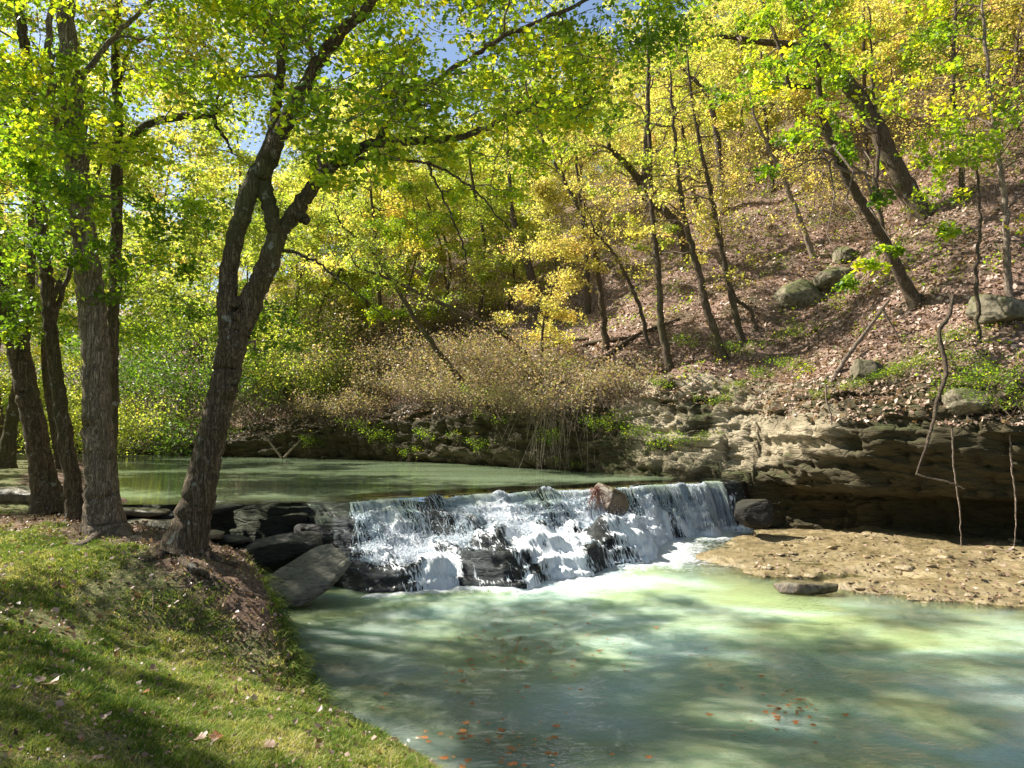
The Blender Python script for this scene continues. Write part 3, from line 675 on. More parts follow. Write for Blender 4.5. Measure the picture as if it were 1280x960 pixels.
boulder('rock', Pz(352, 650, 1.05), (1.2, .7, .32), (0, 0, R(5)), 5, M['slab_dark'], 'dark ledge stone in shadow under the dam between tree and cascade', pw=.42)
boulder('rock', Pz(330, 735, .15), (1.5, 1.2, .5), (0, 0, R(20)), 6, M['slab_dark'], 'black stone at the water under the grassy bank edge', pw=.5)
boulder('rock', Pz(764, 629, 1.08), (.85, .8, .7), (R(14), R(16), R(35)), 7, M['stone_brown'], 'brown square block sitting in the lip of the waterfall', pw=.5, amp=.22)
boulder('rock', Pz(942, 640, .75), (1.05, .9, .8), (0, R(5), R(-15)), 9, M['slab_dark'], 'dark rounded boulder in the cliff recess at the right end of the waterfall', pw=.6)
boulder('rock', Pz(1008, 734, .10), (1.25, .5, .22), (0, 0, R(-8)), 10, M['stone_brown'], 'low mossy brown stone lying on the pool side edge of the tan shelf', pw=.6)
for k, (px, py, z, sx, lab) in enumerate([(175, 640, 1.32, 1.1, 'thin flat stone on the dam beside the thick grey trunk'), (215, 645, 1.22, .9, 'mossy flat stone leaning below the dam top left of the forked tree'), (195, 655, 1.12, 1.0, 'brown layered stone between the two thick trunks'), (275, 636, 1.36, .9, 'thin slab on the dam top just right of the forked tree'),
        (262, 668, 1.0, .6, 'small brown stone against the forked tree base'), (290, 676, .85, .7, 'broken dark stone at the top of the eroded bank')]):
    boulder('flat_stone', Pz(px, py, z), (sx, .6, .16), (0, R((-1) ** k * 4), R(k * 13)), 20 + k, M['slab_dark'] if k % 2 else M['stone_brown'], lab, 'stone', pw=.45, sub=4)
boulder('stone_block', Pz(28, 622, 1.55), (2.2, .9, .42), (0, 0, R(-4)), 30, M['stone_brown'], 'long low stone block on the lawn by the upper pool', 'stone block', pw=.32, amp=.08)
boulder('stone_block', Pz(76, 624, 1.6), (.55, .6, .55), (0, 0, R(12)), 31, M['stone_brown'], 'upright stone block behind the two slim left trunks', 'stone block', pw=.32, amp=.08)
for k, (px, py, s, lab) in enumerate([(1000, 372, 1.5, 'large pale mossy boulder on the leafy slope'), (1045, 352, 1.1, 'smaller boulder just uphill of the large pale boulder'), (1060, 322, .9, 'dark cracked rock poking from the leaves above the pale boulders'),
        (1250, 392, 1.0, 'pale grey rock in the leaves at the right edge of the slope'), (1085, 470, .8, 'brown rock on the cliff rim under the leaf litter'), (1215, 505, .9, 'pale lumpy rock at the cliff lip beside the hanging branch')]):
    p = hit(px, py)
    if p is not None: boulder('boulder', p + np.array([0, 0, .05]), (s * 1.3, s, s * .8), (R(12), R(-10), R(k * 40)), 40 + k, M['boulder'], lab, 'boulder', pw=.6, amp=.28)
for k in range(26):
    px, py = random.uniform(930, 1275), random.uniform(672, 756)
    p = hit(px, py, (SB,))
    if p is not None and py > 668:
        s = random.uniform(.1, .3)
        boulder('pebble', p + np.array([0, 0, .01]), (s * 1.4, s, s * .45), (0, 0, random.uniform(0, 6)), 60 + k, M['shelf'], 'small loose tan stone lying on the flat rock shelf', 'stone', group='loose stones on the rock shelf', sub=3)

# ------------------------------------------------------------------ trees
def clump(mb, c, r, n, size, tmid, r_, m=1, flat=.45, twig=True, zs=.55):
    k = max(4, int(n / 28)); c = np.asarray(c)
    for _ in range(k):
        d = unit(r_.normal(size=3) * np.array([1, 1, .5])); L = r * r_.uniform(.4, 1.1)
        a = c + r_.normal(size=3) * r * .28 * np.array([1, 1, zs])
        b = a + d * L * np.array([1, 1, zs]) - np.array([0, 0, .12 * L])
        mid = (a + b) / 2 + r_.normal(size=3) * L * .08
        if twig: add_tube(mb, catmull([a, mid, b], 4), np.linspace(.006 + .004 * r, .002, 4), 3, m=0)
        t = r_.uniform(.1, 1.05, n // k)[:, None]
        P = a * (1 - t) + b * t + 4 * t * (1 - t) * (mid - (a + b) / 2) + r_.normal(size=(n // k, 3)) * r * .13
        leaves(mb, P, size, np.clip(tmid + r_.normal(0, .09, n // k) + r_.normal(0, .14), 0, 1), m=m, flat=flat, droop=.25, r=r_)
def branch_to(mb, skel, target, r_, rad=.03, thin=.008):
    """curved branch from the nearest suitable skeleton point to target"""
    S = skel; d = np.linalg.norm(S[:, :3] - target, axis=1) + np.maximum(0, S[:, 2] - target[2]) * .9
    i = int(np.argmin(d)); a = S[i, :3]; rr = min(S[i, 3] * .6, rad + .008 * d[i])
    mid = (a + target) / 2 + np.array([0, 0, .12 * d[i]]) + r_.normal(size=3) * .08 * d[i]
    P = catmull([a, mid, target], 8)
    P[1:-1] += r_.normal(size=(6, 3)) * .02 * d[i]
    add_tube(mb, P, np.linspace(rr, thin, 8), 5, m=0)
    return P, np.linspace(rr, thin, 8)

def big_tree(name, label, stems, clumps, leafmat, barkm, tint, leafn=640, size=.085, seed=0, roots=None, group=None):
    """stems: list of (pts [(px,py,Y)...], [width px...]); first one is the trunk"""
    r_ = np.random.default_rng(seed)
    b0 = W(*stems[0][0][0]); root = empty(name, tuple(b0), label, 'tree', group); skel = []
    for k, (pts, wd) in enumerate(stems):
        P = np.array([W(*p) for p in pts]); n = max(12, len(pts) * (12 if k == 0 else 7))
        C = catmull(P, n); t = np.linspace(0, 1, len(wd)); rad = np.interp(np.linspace(0, 1, n), t, [w * .40 * PXM(p[2]) for w, p in zip(wd, [pts[min(int(round(tt * (len(pts) - 1))), len(pts) - 1)] for tt in t])])
        C[1:-1] += r_.normal(size=(n - 2, 3)) * .012
        mb = MB(); add_tube(mb, C, rad, 28 if k == 0 else 14, lump=.16, seed=seed + k, flare=rad[0] * 1.2 if k == 0 else 0)
        mb.build('trunk' if k == 0 else 'limb', barkm, root).location = -Vector(b0)
        skel.append(np.concatenate([C, rad[:, None]], 1)[int(n * .45) if k == 0 else 3:])
    skel = np.concatenate(skel); mb = MB()
    order = sorted(clumps, key=lambda c: np.linalg.norm(skel[:, :3] - W(*c[:3]), axis=1).min())
    for (px, py, Yd, rr, tm) in order:
        c = W(px, py, Yd)
        P, rd = branch_to(mb, skel, c, r_, .03 + .01 * rr)
        skel = np.vstack([skel, np.concatenate([P[3:], rd[3:, None]], 1)])
        clump(mb, c, rr, int(leafn * rr ** 1.4), size, tint + tm, r_)
    mb.build('crown', [M['twig'], leafmat], root).location = -Vector(b0)
    for pts, wd in (roots or []):
        P = []
        for q in pts:
            h_ = hit(q[0], q[1], (GB,)); P.append(h_ + np.array([0, 0, .012]))
        C = catmull(P, 16); C[:, 2] += r_.normal(0, .01, 16)
        mb = MB(); add_tube(mb, C, np.interp(np.linspace(0, 1, 16), np.linspace(0, 1, len(wd)), [w * .5 * PXM(P[0][1]) for w in wd]), 8, lump=.2, seed=5)
        mb.build('root', barkm, root).location = -Vector(b0)
    return root
def rc(n, x0, x1, y0, y1, Y0, Y1, r0, r1, seed, t0=0., hang=0):
    r_ = np.random.default_rng(seed)
    return [(r_.uniform(x0, x1), r_.uniform(y0, y1), r_.uniform(Y0, Y1), r_.uniform(r0, r1), t0 + r_.normal(0, .08)) for _ in range(n)]

# the forked tree
b = hit(236, 690); D1 = b[1]
b2 = hit(132, 664); D2 = b2[1]; b3 = hit(97, 645); D3 = b3[1]; b4 = hit(62, 640); D4 = b4[1]; b5 = hit(8, 585); D5 = b5[1]
big_tree('leaning_forked_tree', 'leaning forked tree with dark mossy bark on the eroded bank edge', [
    ([(232, 692, D1), (250, 610, D1), (268, 530, D1), (284, 460, D1), (294, 400, D1), (296, 385, D1)], [54, 46, 43, 40, 46, 44]),
    ([(288, 430, D1), (284, 370, D1 - .05), (290, 320, D1 - .1), (302, 265, D1 - .15), (320, 222, D1 - .1), (338, 180, D1), (346, 130, D1 + .2), (352, 60, D1 + .4), (352, -60, D1 + .7), (340, -220, D1 + 1)], [36, 31, 29, 29, 30, 20, 16, 14, 10, 5]),
    ([(298, 420, D1), (314, 378, D1), (332, 335, D1 - .05), (344, 300, D1 - .1), (338, 262, D1 - .1), (330, 225, D1 - .1), (342, 185, D1 - .2), (366, 135, D1 - .3), (394, 85, D1 - .3), (428, 38, D1 - .4), (465, 0, D1 - .5), (520, -90, D1 - .6), (560, -220, D1 - .6)], [36, 35, 34, 28, 24, 26, 26, 24, 22, 19, 17, 13, 6]),
    ([(336, 325, D1), (352, 290, D1), (375, 255, D1 - .1), (400, 222, D1 - .2), (425, 200, D1 - .3), (465, 180, D1 - .3), (520, 176, D1 - .2), (575, 172, D1), (630, 150, D1 + .3), (690, 118, D1 + .6), (760, 90, D1 + 1.)], [26, 26, 24, 21, 19, 16, 13, 10, 8, 6, 3]),
    ([(470, 182, D1 - .3), (485, 155, D1 - .2), (520, 118, D1 - .1), (580, 78, D1), (640, 40, D1 + .2), (720, 6, D1 + .5), (800, -40, D1 + .8)], [11, 10, 9, 8, 7, 6, 3]),
    ([(428, 205, D1 - .3), (465, 198, D1 - .5), (515, 200, D1 - .6), (560, 215, D1 - .7), (600, 245, D1 - .8), (640, 290, D1 - .9)], [8, 7, 5, 4, 3, 2]),
    ([(535, 205, D1 - .6), (560, 260, D1 - .7), (580, 310, D1 - .7), (580, 350, D1 - .7)], [4, 3, 3, 1.5]),
    ([(350, 312, D1), (390, 325, D1 - .2), (430, 355, D1 - .3), (480, 395, D1 - .4)], [6, 4, 3, 1.5]),
    ([(368, 268, D1), (378, 272, D1 - .15), (384, 276, D1 - .2)], [16, 15, 11]),
  ], rc(52, 280, 740, -180, 150, D1 - 1.5, D1 + 2.5, .55, 1.0, 11, .05) + rc(13, 480, 760, 40, 200, D1 - .5, D1 + 1.6, .4, .75, 12) + rc(7, 370, 480, 120, 240, D1 - .8, D1 + .3, .3, .5, 13, -.05)
    + rc(6, 680, 860, -40, 70, D1, D1 + 2.5, .6, .9, 15, -.2) + rc(9, 100, 700, -700, -180, D1 - 3, D1 + 4, .9, 1.5, 14) + rc(10, 440, 640, -90, 70, D1 + .8, D1 + 3, .5, .8, 17) + rc(9, 760, 1050, -260, -50, 14, 18, .7, 1.1, 16) + [(300, 470 - 60, D1 + 2.2, .5, -.2), (340, 395, D1 + 2.4, .6, -.25), (335, 440, D1 + 2.2, .45, -.25), (560, 240, D1 - .6, .25, 0), (640, 240, D1, .3, .1)],
  M['leaf_green'], M['bark_dark'], .64, seed=1, roots=[([(250, 694), (290, 706), (330, 722), (352, 745)], [12, 9, 7, 3]), ([(225, 700), (238, 712), (262, 722), (275, 738)], [9, 10, 8, 4]), ([(210, 690), (190, 700), (165, 696)], [12, 8, 3]), ([(255, 690), (300, 690), (325, 700)], [10, 7, 3])])
big_tree('straight_grey_tree', 'thick straight tree with grey brown furrowed bark on the lawn edge', [
    ([(131, 668, D2), (126, 600, D2), (122, 520, D2), (119, 430, D2), (110, 340, D2), (100, 250, D2), (93, 150, D2), (86, 60, D2), (76, -60, D2), (60, -250, D2), (50, -480, D2)], [50, 45, 41, 40, 38, 35, 31, 28, 24, 16, 6]),
    ([(100, 250, D2), (70, 150, D2 - .3), (62, 80, D2 - .5), (66, 0, D2 - .6), (90, -120, D2 - .7)], [12, 12, 11, 9, 5]),
    ([(90, 120, D2), (130, 60, D2 + .2), (170, 20, D2 + .3), (250, -60, D2 + .4)], [11, 9, 7, 4]),
  ], rc(34, -60, 280, -160, 200, D2 - 2, D2 + 1.5, .5, .9, 21) + rc(11, -20, 130, 170, 330, D2 - 2.2, D2 - .5, .35, .6, 22, -.12) + rc(9, 150, 270, 230, 400, D2 - .3, D2 + 1.5, .4, .6, 23, -.25) + rc(14, -300, 400, -800, -160, D2 - 4, D2 + 3, .9, 1.5, 24),
  M['leaf_green'], M['bark'], .64, seed=2, roots=[([(150, 668), (185, 678), (215, 672)], [14, 9, 4]), ([(120, 672), (100, 684), (85, 680)], [12, 8, 3])])
big_tree('slim_leaning_tree', 'slim leaning tree just left of the thick grey trunk', [
    ([(97, 648, D3), (84, 560, D3), (72, 480, D3), (62, 400, D3), (56, 320, D3), (46, 230, D3), (38, 120, D3), (22, 0, D3), (0, -160, D3), (-20, -350, D3)], [26, 22, 20, 19, 18, 18, 16, 14, 10, 4]),
    ([(62, 410, D3), (100, 300, D3 + .4), (125, 200, D3 + .8), (130, 100, D3 + 1)], [8, 7, 5, 3])],
  rc(16, -80, 130, -60, 300, D3 - 1, D3 + 2, .45, .8, 31) + rc(8, -30, 60, 280, 420, D3 - 1, D3 + 1, .35, .5, 32, -.1) + rc(8, -400, 200, -500, -80, D3 - 3, D3 + 3, .8, 1.4, 33), M['leaf_green'], M['bark_dark'], .48, seed=3)
big_tree('mossy_tree', 'stout mossy tree leaning out over the lawn behind the slim leaning tree', [
    ([(62, 642, D4), (50, 570, D4), (36, 500, D4), (22, 440, D4), (8, 390, D4), (-14, 300, D4), (-30, 200, D4), (-60, 0, D4), (-90, -250, D4)], [38, 34, 33, 32, 30, 26, 22, 16, 6])],
  rc(18, -400, 60, -500, 300, D4 - 3, D4 + 3, .6, 1.2, 41), M['leaf_green'], M['bark_dark'], .5, seed=4)
DB = D2 + 1.6; bB = hit(150, 640)
big_tree('curved_limb_tree', 'tree with a long curved limb rising behind the thick grey trunk', [
    ([(138, 648, DB), (139, 560, DB), (141, 440, DB), (144, 330, DB), (146, 230, DB), (147, 150, DB), (144, 70, DB), (148, -20, DB), (150, -200, DB)], [20, 19, 18, 18, 17, 16, 13, 11, 5]),
    ([(147, 195, DB), (165, 172, DB), (190, 153, DB), (230, 146, DB), (266, 142, DB), (274, 118, DB), (280, 100, DB + .2), (300, 92, DB + .3), (330, 88, DB + .5)], [14, 13, 12, 10, 9, 6, 5, 4, 2]),
    ([(266, 142, DB), (272, 160, DB), (284, 176, DB), (291, 192, DB)], [7, 6, 5, 3]),
    ([(146, 120, DB), (165, 55, DB + .2), (215, 48, DB + .2), (262, 60, DB + .3)], [7, 6, 5, 3])],
  rc(44, 120, 400, -80, 220, DB - .5, DB + 4, .5, 1.0, 51, .2) + rc(22, 130, 340, 180, 420, DB + .5, DB + 4, .5, .8, 52, -.12) + rc(12, 0, 500, -500, -80, DB, DB + 5, 1, 1.5, 53, .1), M['leaf_yellow'], M['bark_dark'], .36, seed=5)
big_tree('dark_shaded_tree', 'shaded dark trunk farther back on the lawn by the upper pool', [
    ([(6, 588, D5), (14, 530, D5), (22, 480, D5), (34, 400, D5), (40, 300, D5), (30, 150, D5)], [24, 18, 16, 14, 11, 4])],
  rc(26, -150, 200, 60, 420, D5 - 3, D5 + 4, .8, 1.4, 61), M['leaf_green'], M['bark_dark'], .55, seed=6, size=.1)

# hillside trees seen in detail
def slope_tree(name, label, pts, wd, barkm, leafm, tint, nleaf=6500, size=.10, seed=0, limbs=(), toY=0., crown=True, spread=2.6, low=.4, group=None, extend=5.0, base=None, extra=()):
    r_ = np.random.default_rng(seed)
    h_ = hit(*(base or pts[0]), trees=(HB, CB))
    if h_ is None: return None
    D = h_[1]; root = empty(name, tuple(h_), label, 'tree', group)
    P = [W(px, py, D + toY * k / max(1, len(pts) - 1)) for k, (px, py) in enumerate(pts)]
    P[0] = P[0] - np.array([0, 0, .15])
    if extend:
        d = unit(unit(P[-1] - P[-2]) + np.array([0, 0, .9])); P.append(P[-1] + d * extend * .5); P.append(P[-1] + unit(d + [0, 0, .5]) * extend * .5)
    wd = list(wd) + ([wd[-1] * .55, wd[-1] * .15] if extend else [])
    n = len(P) * 7; C = catmull(P, n); rad = np.interp(np.linspace(0, 1, n), np.linspace(0, 1, len(wd)), np.array(wd) * .42 * PXM(D))
    C[2:-1] += r_.normal(size=(n - 3, 3)) * .02
    mb = MB(); add_tube(mb, C, rad, 10, lump=.15, seed=seed, flare=rad[0] * 1.1); mb.build('trunk', barkm, root).location = -Vector(h_)
    skel = [np.concatenate([C, rad[:, None]], 1)[int(n * low):]]
    for lp, lw in limbs:
        Pl = [W(px, py, D + toY * .5) for px, py in lp]; m = len(Pl) * 6; Cl = catmull(Pl, m); rl = np.interp(np.linspace(0, 1, m), np.linspace(0, 1, len(lw)), np.array(lw) * .5 * PXM(D))
        mb = MB(); add_tube(mb, Cl, rl, 7, lump=.15, seed=seed); mb.build('limb', barkm, root).location = -Vector(h_); skel.append(np.concatenate([Cl, rl[:, None]], 1)[3:])
    if crown:
        skel = np.concatenate(skel); mb = MB(); nc = int(12 + nleaf / 260)
        for k in range(nc):
            s = skel[r_.integers(0, len(skel))]
            c = s[:3] + unit(r_.normal(size=3) * np.array([1, 1, .45])) * spread * r_.uniform(.35, 1.0) + np.array([0, 0, .3])
            Pb, rd = branch_to(mb, skel, c, r_, .02, .005)
            clump(mb, c, r_.uniform(.5, .95), int(nleaf / nc), size, tint + r_.normal(0, .1), r_)
        for (ex, ey, ed, er, et) in extra:
            c = W(ex, ey, D + ed); Pb, rd = branch_to(mb, skel, c, r_, .02, .005); clump(mb, c, er, int(130 * er / .5), size * 1.25, et - .28, r_, flat=.35)
        mb.build('crown', [M['twig'], leafm], root).location = -Vector(h_)
    return root
LG, LY, LA, LD = M['leaf_green'], M['leaf_yellow'], M['leaf_autumn'], M['leaf_dark']
slope_tree('big_leaning_tree', 'largest dark tree leaning left across the upper slope', [(1155, 268), (1120, 212), (1088, 145), (1052, 95), (1016, 48), (985, 0), (965, -60)], [30, 27, 25, 23, 20, 17, 12], M['bark_dark'], LY, .45, 6500, .12, 101, limbs=[([(1040, 80), (1000, 58), (950, 52), (900, 46), (850, 58)], [11, 9, 8, 6, 3]), ([(1000, 20), (1000, -20), (1010, -60)], [12, 9, 5])], spread=3.2)
slope_tree('leaning_tree', 'leaning tree with a cut stump end rising above the bright sprig of leaves', [(1146, 376), (1110, 312), (1080, 256), (1052, 208), (1030, 150), (1022, 90), (1010, -10)], [19, 16, 14, 12, 10, 8, 6], M['bark_hill'], LG, .62, 5200, .13, 102, limbs=[([(1023, 108), (1000, 108), (985, 104), (978, 70), (952, 0)], [7, 6, 6, 5, 3])], toY=-1.5, spread=2.2, extra=[(1095, 330, -2.5, .5, .85), (1060, 350, -2.4, .4, .8), (1120, 310, -2.3, .4, .7), (1060, 180, -2, .6, .7), (990, 170, -2.2, .5, .75), (1100, 250, -2.2, .5, .6), (1180, 290, -2, .5, .7), (960, 215, -2, .4, .75)])
slope_tree('crooked_tree', 'crooked tree with a sharp elbow in the middle of the slope', [(862, 322), (846, 280), (815, 252), (802, 240), (800, 226), (778, 200), (762, 186), (760, 160), (735, 118)], [15, 13, 12, 13, 12, 9, 8, 7, 5], M['bark_dark'], LY, .38, 4200, .12, 103, limbs=[([(804, 240), (807, 200), (808, 150), (812, 90)], [9, 8, 6, 4])], toY=-2, spread=2.0, extra=[(770, 270, -2, .5, .62), (840, 285, -2, .55, .5), (800, 310, -1.8, .35, .55), (880, 265, -2, .5, .6), (745, 240, -2, .45, .78), (830, 300, -2.2, .4, .6)])
slope_tree('straight_slim_tree', 'straight slim tree whose foot stands on the cliff rim above the bright rock', [(838, 462), (826, 400), (822, 330), (815, 270), (812, 200), (810, 100)], [13, 10, 9, 8, 7, 5], M['bark_hill'], LY, .45, 3600, .11, 104)
slope_tree('slope_tree', 'mossy footed trunk right of the straight slim tree on the rim', [(905, 448), (886, 392), (872, 335), (856, 275), (846, 200)], [14, 12, 10, 8, 6], M['bark_hill'], LA, .45, 3600, .10, 105)
slope_tree('slope_tree', 'slender brown trunk uphill between mossy footed trunk and small crooked one', [(928, 428), (914, 368), (905, 328), (890, 250), (870, 160)], [12, 9, 8, 7, 5], M['bark_hill'], LA, .40, 3600, .10, 106)
slope_tree('small_crooked_tree', 'small dark bent sapling beside the slender brown trunk', [(945, 412), (938, 388), (920, 374), (910, 345), (904, 310)], [7, 6, 6, 4, 3], M['bark_dark'], LA, .4, 1200, .09, 107, extend=1.5, spread=1.2)
slope_tree('slope_tree', 'thin curving tree leaning left at the top of the brown leafy gully', [(758, 436), (752, 380), (742, 312), (724, 262), (700, 215), (680, 180), (662, 130)], [11, 9, 8, 7, 6, 5, 4], M['bark_hill'], LA, .38, 4600, .10, 108)
slope_tree('slope_tree', 'short stout trunk above the fallen logs with a broken bend', [(674, 408), (666, 355), (652, 306), (640, 262), (636, 200)], [17, 14, 11, 7, 5], M['bark_hill'], LY, .5, 4600, .10, 109)
slope_tree('pink_bark_tree', 'pinkish pale dying tree above the large pale boulder', [(1018, 322), (1004, 285), (990, 250), (975, 214), (945, 150)], [9, 8, 7, 6, 4], M['bark_pale'], LA, .45, 2600, .10, 110)
slope_tree('slope_tree', 'upright trunk high on the slope above the yellow elbow tree leaves', [(905, 262), (900, 205), (893, 152), (880, 112), (850, 84)], [11, 10, 9, 7, 5], M['bark_dark'], LY, .55, 4200, .11, 111)
slope_tree('slope_tree', 'thin forked trunk high on the slope left of the upright trunk', [(872, 262), (862, 215), (852, 160), (835, 100)], [8, 7, 5, 4], M['bark_hill'], LY, .5, 3600, .10, 112)
slope_tree('slope_tree', 'thin pale sapling standing in litter near the right edge of the slope', [(1224, 428), (1220, 350), (1225, 290), (1222, 230)], [7, 6, 5, 4], M['bark_hill'], LG, .6, 1500, .12, 113, extend=2, spread=1.5)
slope_tree('slope_tree', 'pale knotty tree at the right edge rooted on the pale grey rock', [(1262, 372), (1258, 300), (1255, 240), (1246, 180), (1235, 90)], [12, 10, 9, 7, 6], M['bark_pale'], LG, .55, 4200, .13, 114, spread=2.4)
slope_tree('slope_tree', 'short trunk in shade behind the thin curving tree', [(735, 392), (734, 340), (730, 290), (722, 220)], [9, 8, 6, 4], M['bark_hill'], LA, .4, 3000, .10, 115)
slope_tree('overhanging_tree', 'slim dark tree leaning far left over the upper pool', [(600, 500), (560, 455), (520, 400), (490, 350), (462, 310), (430, 285)], [10, 8, 7, 6, 4, 3], M['bark_dark'], LY, .35, 2600, .09, 116, toY=-3, extend=1.2, spread=1.6)
slope_tree('overhanging_tree', 'second slim dark tree leaning low and left above the upper pool', [(668, 455), (640, 425), (590, 398), (540, 374), (490, 350), (450, 335)], [9, 8, 7, 5, 4, 3], M['bark_dark'], LY, .3, 2600, .09, 117, toY=-3, extend=1.2, spread=1.6)
slope_tree('slope_tree', 'thin crooked stem between gully tree and straight slim tree', [(812, 432), (800, 385), (782, 345), (770, 320), (745, 290)], [7, 6, 5, 4, 3], M['bark_hill'], LA, .4, 1500, .09, 118, extend=1.5, spread=1.4)
slope_tree('slope_tree', 'slim trunk on the slope below the right end of the big leaning tree', [(1108, 300), (1096, 240), (1098, 180), (1092, 110)], [7, 6, 5, 4], M['bark_hill'], LG, .6, 2400, .12, 119)
slope_tree('slope_tree', 'slim trunk at the upper right corner of the slope', [(1205, 250), (1200, 180), (1190, 110), (1195, 20)], [9, 8, 6, 5], M['bark_hill'], LA, .45, 5200, .11, 120, spread=3.2)

# filler forest: a few tree models, copied
def forest_model(name, h, leafm, tint, nleaf, size, seed, label, bare=.3):
    r_ = np.random.default_rng(seed); root = empty(name, (0, 0, -60), label, 'tree')
    C = catmull([(0, 0, -.3), (r_.normal() * .2, r_.normal() * .2, h * .3), (r_.normal() * .5, r_.normal() * .5, h * .65), (r_.normal() * .8, r_.normal() * .8, h)], 22)
    rad = np.linspace(h * .0095, .010, 22); mb = MB(); add_tube(mb, C, rad, 9, lump=.12, seed=seed, flare=rad[0]); mb.build('trunk', M['bark_hill'], root)
    skel = np.concatenate([C, rad[:, None]], 1)[int(22 * bare):]; mb = MB(); nc = 36
    for k in range(nc):
        t = r_.uniform(bare, 1.0); z = h * t; rr = h * .27 * math.sin(math.pi * min(1, (t - bare) / (1 - bare) * .8 + .22)) * r_.uniform(.35, 1.05); a = r_.uniform(0, 6.28)
        c = np.array([math.cos(a) * rr, math.sin(a) * rr, z + .12 * rr]) + C[min(21, int(t * 21))] * np.array([1, 1, 0])
        P, rd = branch_to(mb, skel, c, r_, .03, .006); skel = np.vstack([skel, np.concatenate([P[3:], rd[3:, None]], 1)])
        clump(mb, c, r_.uniform(.6, 1.1), nleaf // nc, size, tint + r_.normal(0, .1), r_)
    mb.build('crown', [M['twig'], leafm], root)
    return root
KINDS = [('yellow green slim tree in the woods on the hill', 'yellow green trees in the hill woods', LY, .42), ('orange and yellow autumn tree in the woods on the hill', 'autumn trees in the hill woods', LA, .42),
         ('mid green leafy tree in the woods on the hill', 'green trees in the hill woods', LG, .62), ('pale golden sparse tree in the woods on the hill', 'golden trees in the hill woods', LY, .68)]
models = []
for k, (lab, grp, lm, ti) in enumerate(KINDS):
    for v in range(2):
        models.append((forest_model('woodland_tree', 10 + 2 * v, lm, ti, 14500, .118, 200 + k * 2 + v, lab, .20 + .08 * v), lab, grp, k))
placed = []; r_ = np.random.default_rng(77)
def try_place(x, y, mind, tree):
    for (a, b_) in placed:
        if (a - x) ** 2 + (b_ - y) ** 2 < mind ** 2: return None
    p = drop(x, y, tree); 
    if p is not None: placed.append((x, y))
    return p
used_src = set(); cnt = 0
LAWN = ['yellow green tree on the lawn side beyond the upper pool', 'autumn tree on the lawn side beyond the upper pool', 'mid green tree on the lawn side bank', 'pale golden tree on the lawn side beyond the upper pool']
def put(mi, p, sc, lawn=False):
    global cnt
    src, lab, grp, k = models[mi]
    if lawn: lab, grp = LAWN[k], grp.replace('in the hill woods', 'on the lawn side')
    tl = (r_.normal(0, .06), r_.normal(0, .06))
    if mi not in used_src:
        used_src.add(mi); src.location = tuple(p); src.scale = (sc,) * 3; src.rotation_euler = (tl[0], tl[1], r_.uniform(0, 6.28)); src['group'] = grp
    else: dup(src, tuple(p), r_.uniform(0, 6.28), sc, lab, grp, tl)
    cnt += 1
tries = 0
while cnt < 190 and tries < 12000:
    tries += 1
    s = r_.integers(0, S_); v = 3 + 62 * r_.random() ** .75
    x = foot[s, 0] + NRM[s, 0] * v; y = foot[s, 1] + NRM[s, 1] * v
    if y < 8 or abs(x / y) > .95 or x < -60 or y > 95: continue
    if v < 13 and x > 1: continue
    if x > 4 and r_.random() < .15: continue
    p = try_place(x, y, 2.9 if y < 45 else 4.2, HB)
    if p is None: continue
    w_ = [.36, .26, .14, .24] if x > -6 else [.45, .13, .2, .22]
    k = r_.choice(4, p=w_); put(int(k * 2 + r_.integers(0, 2)), p, r_.uniform(.75, 1.15))
for (x, y, k, s_) in [(1.2, 29.8, 2, .8), (-13, 44, 1, 1.5), (-7, 41, 7, 1.35), (-19, 50, 1, 1.6), (-10, 52, 1, 1.6), (-26, 54, 7, 1.6), (-2, 40, 1, 1.3)]:
    p = drop(x, y, HB)
    if p is not None: put(k, p, s_)
# bright trees on the left bank of the upper pool and beyond
for (x, y, k, s) in [(-27, 34, 0, .9), (-33, 30, 4, 1), (-24, 27, 0, .7), (-40, 38, 2, 1.1), (-30, 22, 4, 1.1), (-22, 19, 0, .9), (-38, 25, 6, 1.), (-19, 9, 4, 1.), (-24, 14, 5, 1.2), (-46, 30, 2, 1.2), (-17, 3, 4, 1.1), (-26, 5, 5, 1.2), (-34, 12, 4, 1.2), (-10.6, 8.0, 5, .72), (-14, 9.5, 0, .8), (-29, 26, 1, 1.1), (-36, 33, 6, 1.2), (-21.5, 23, 6, .8), (-31, 17, 1, 1.2), (-44, 24, 7, 1.3), (-40, 16, 0, 1.3), (-52, 36, 1, 1.4), (-25, 38.5, 0, 1.0), (-34, 41, 1, 1.2), (-14.8, 24.5, 1, 1.35), (-19.5, 28.5, 7, 1.5), (-24, 35, 1, 1.6), (-17, 18.5, 0, 1.2), (-31, 37, 7, 1.6)]:
    p = drop(x, y, GB, 60)
    if p is not None: put(k, p, s, True)

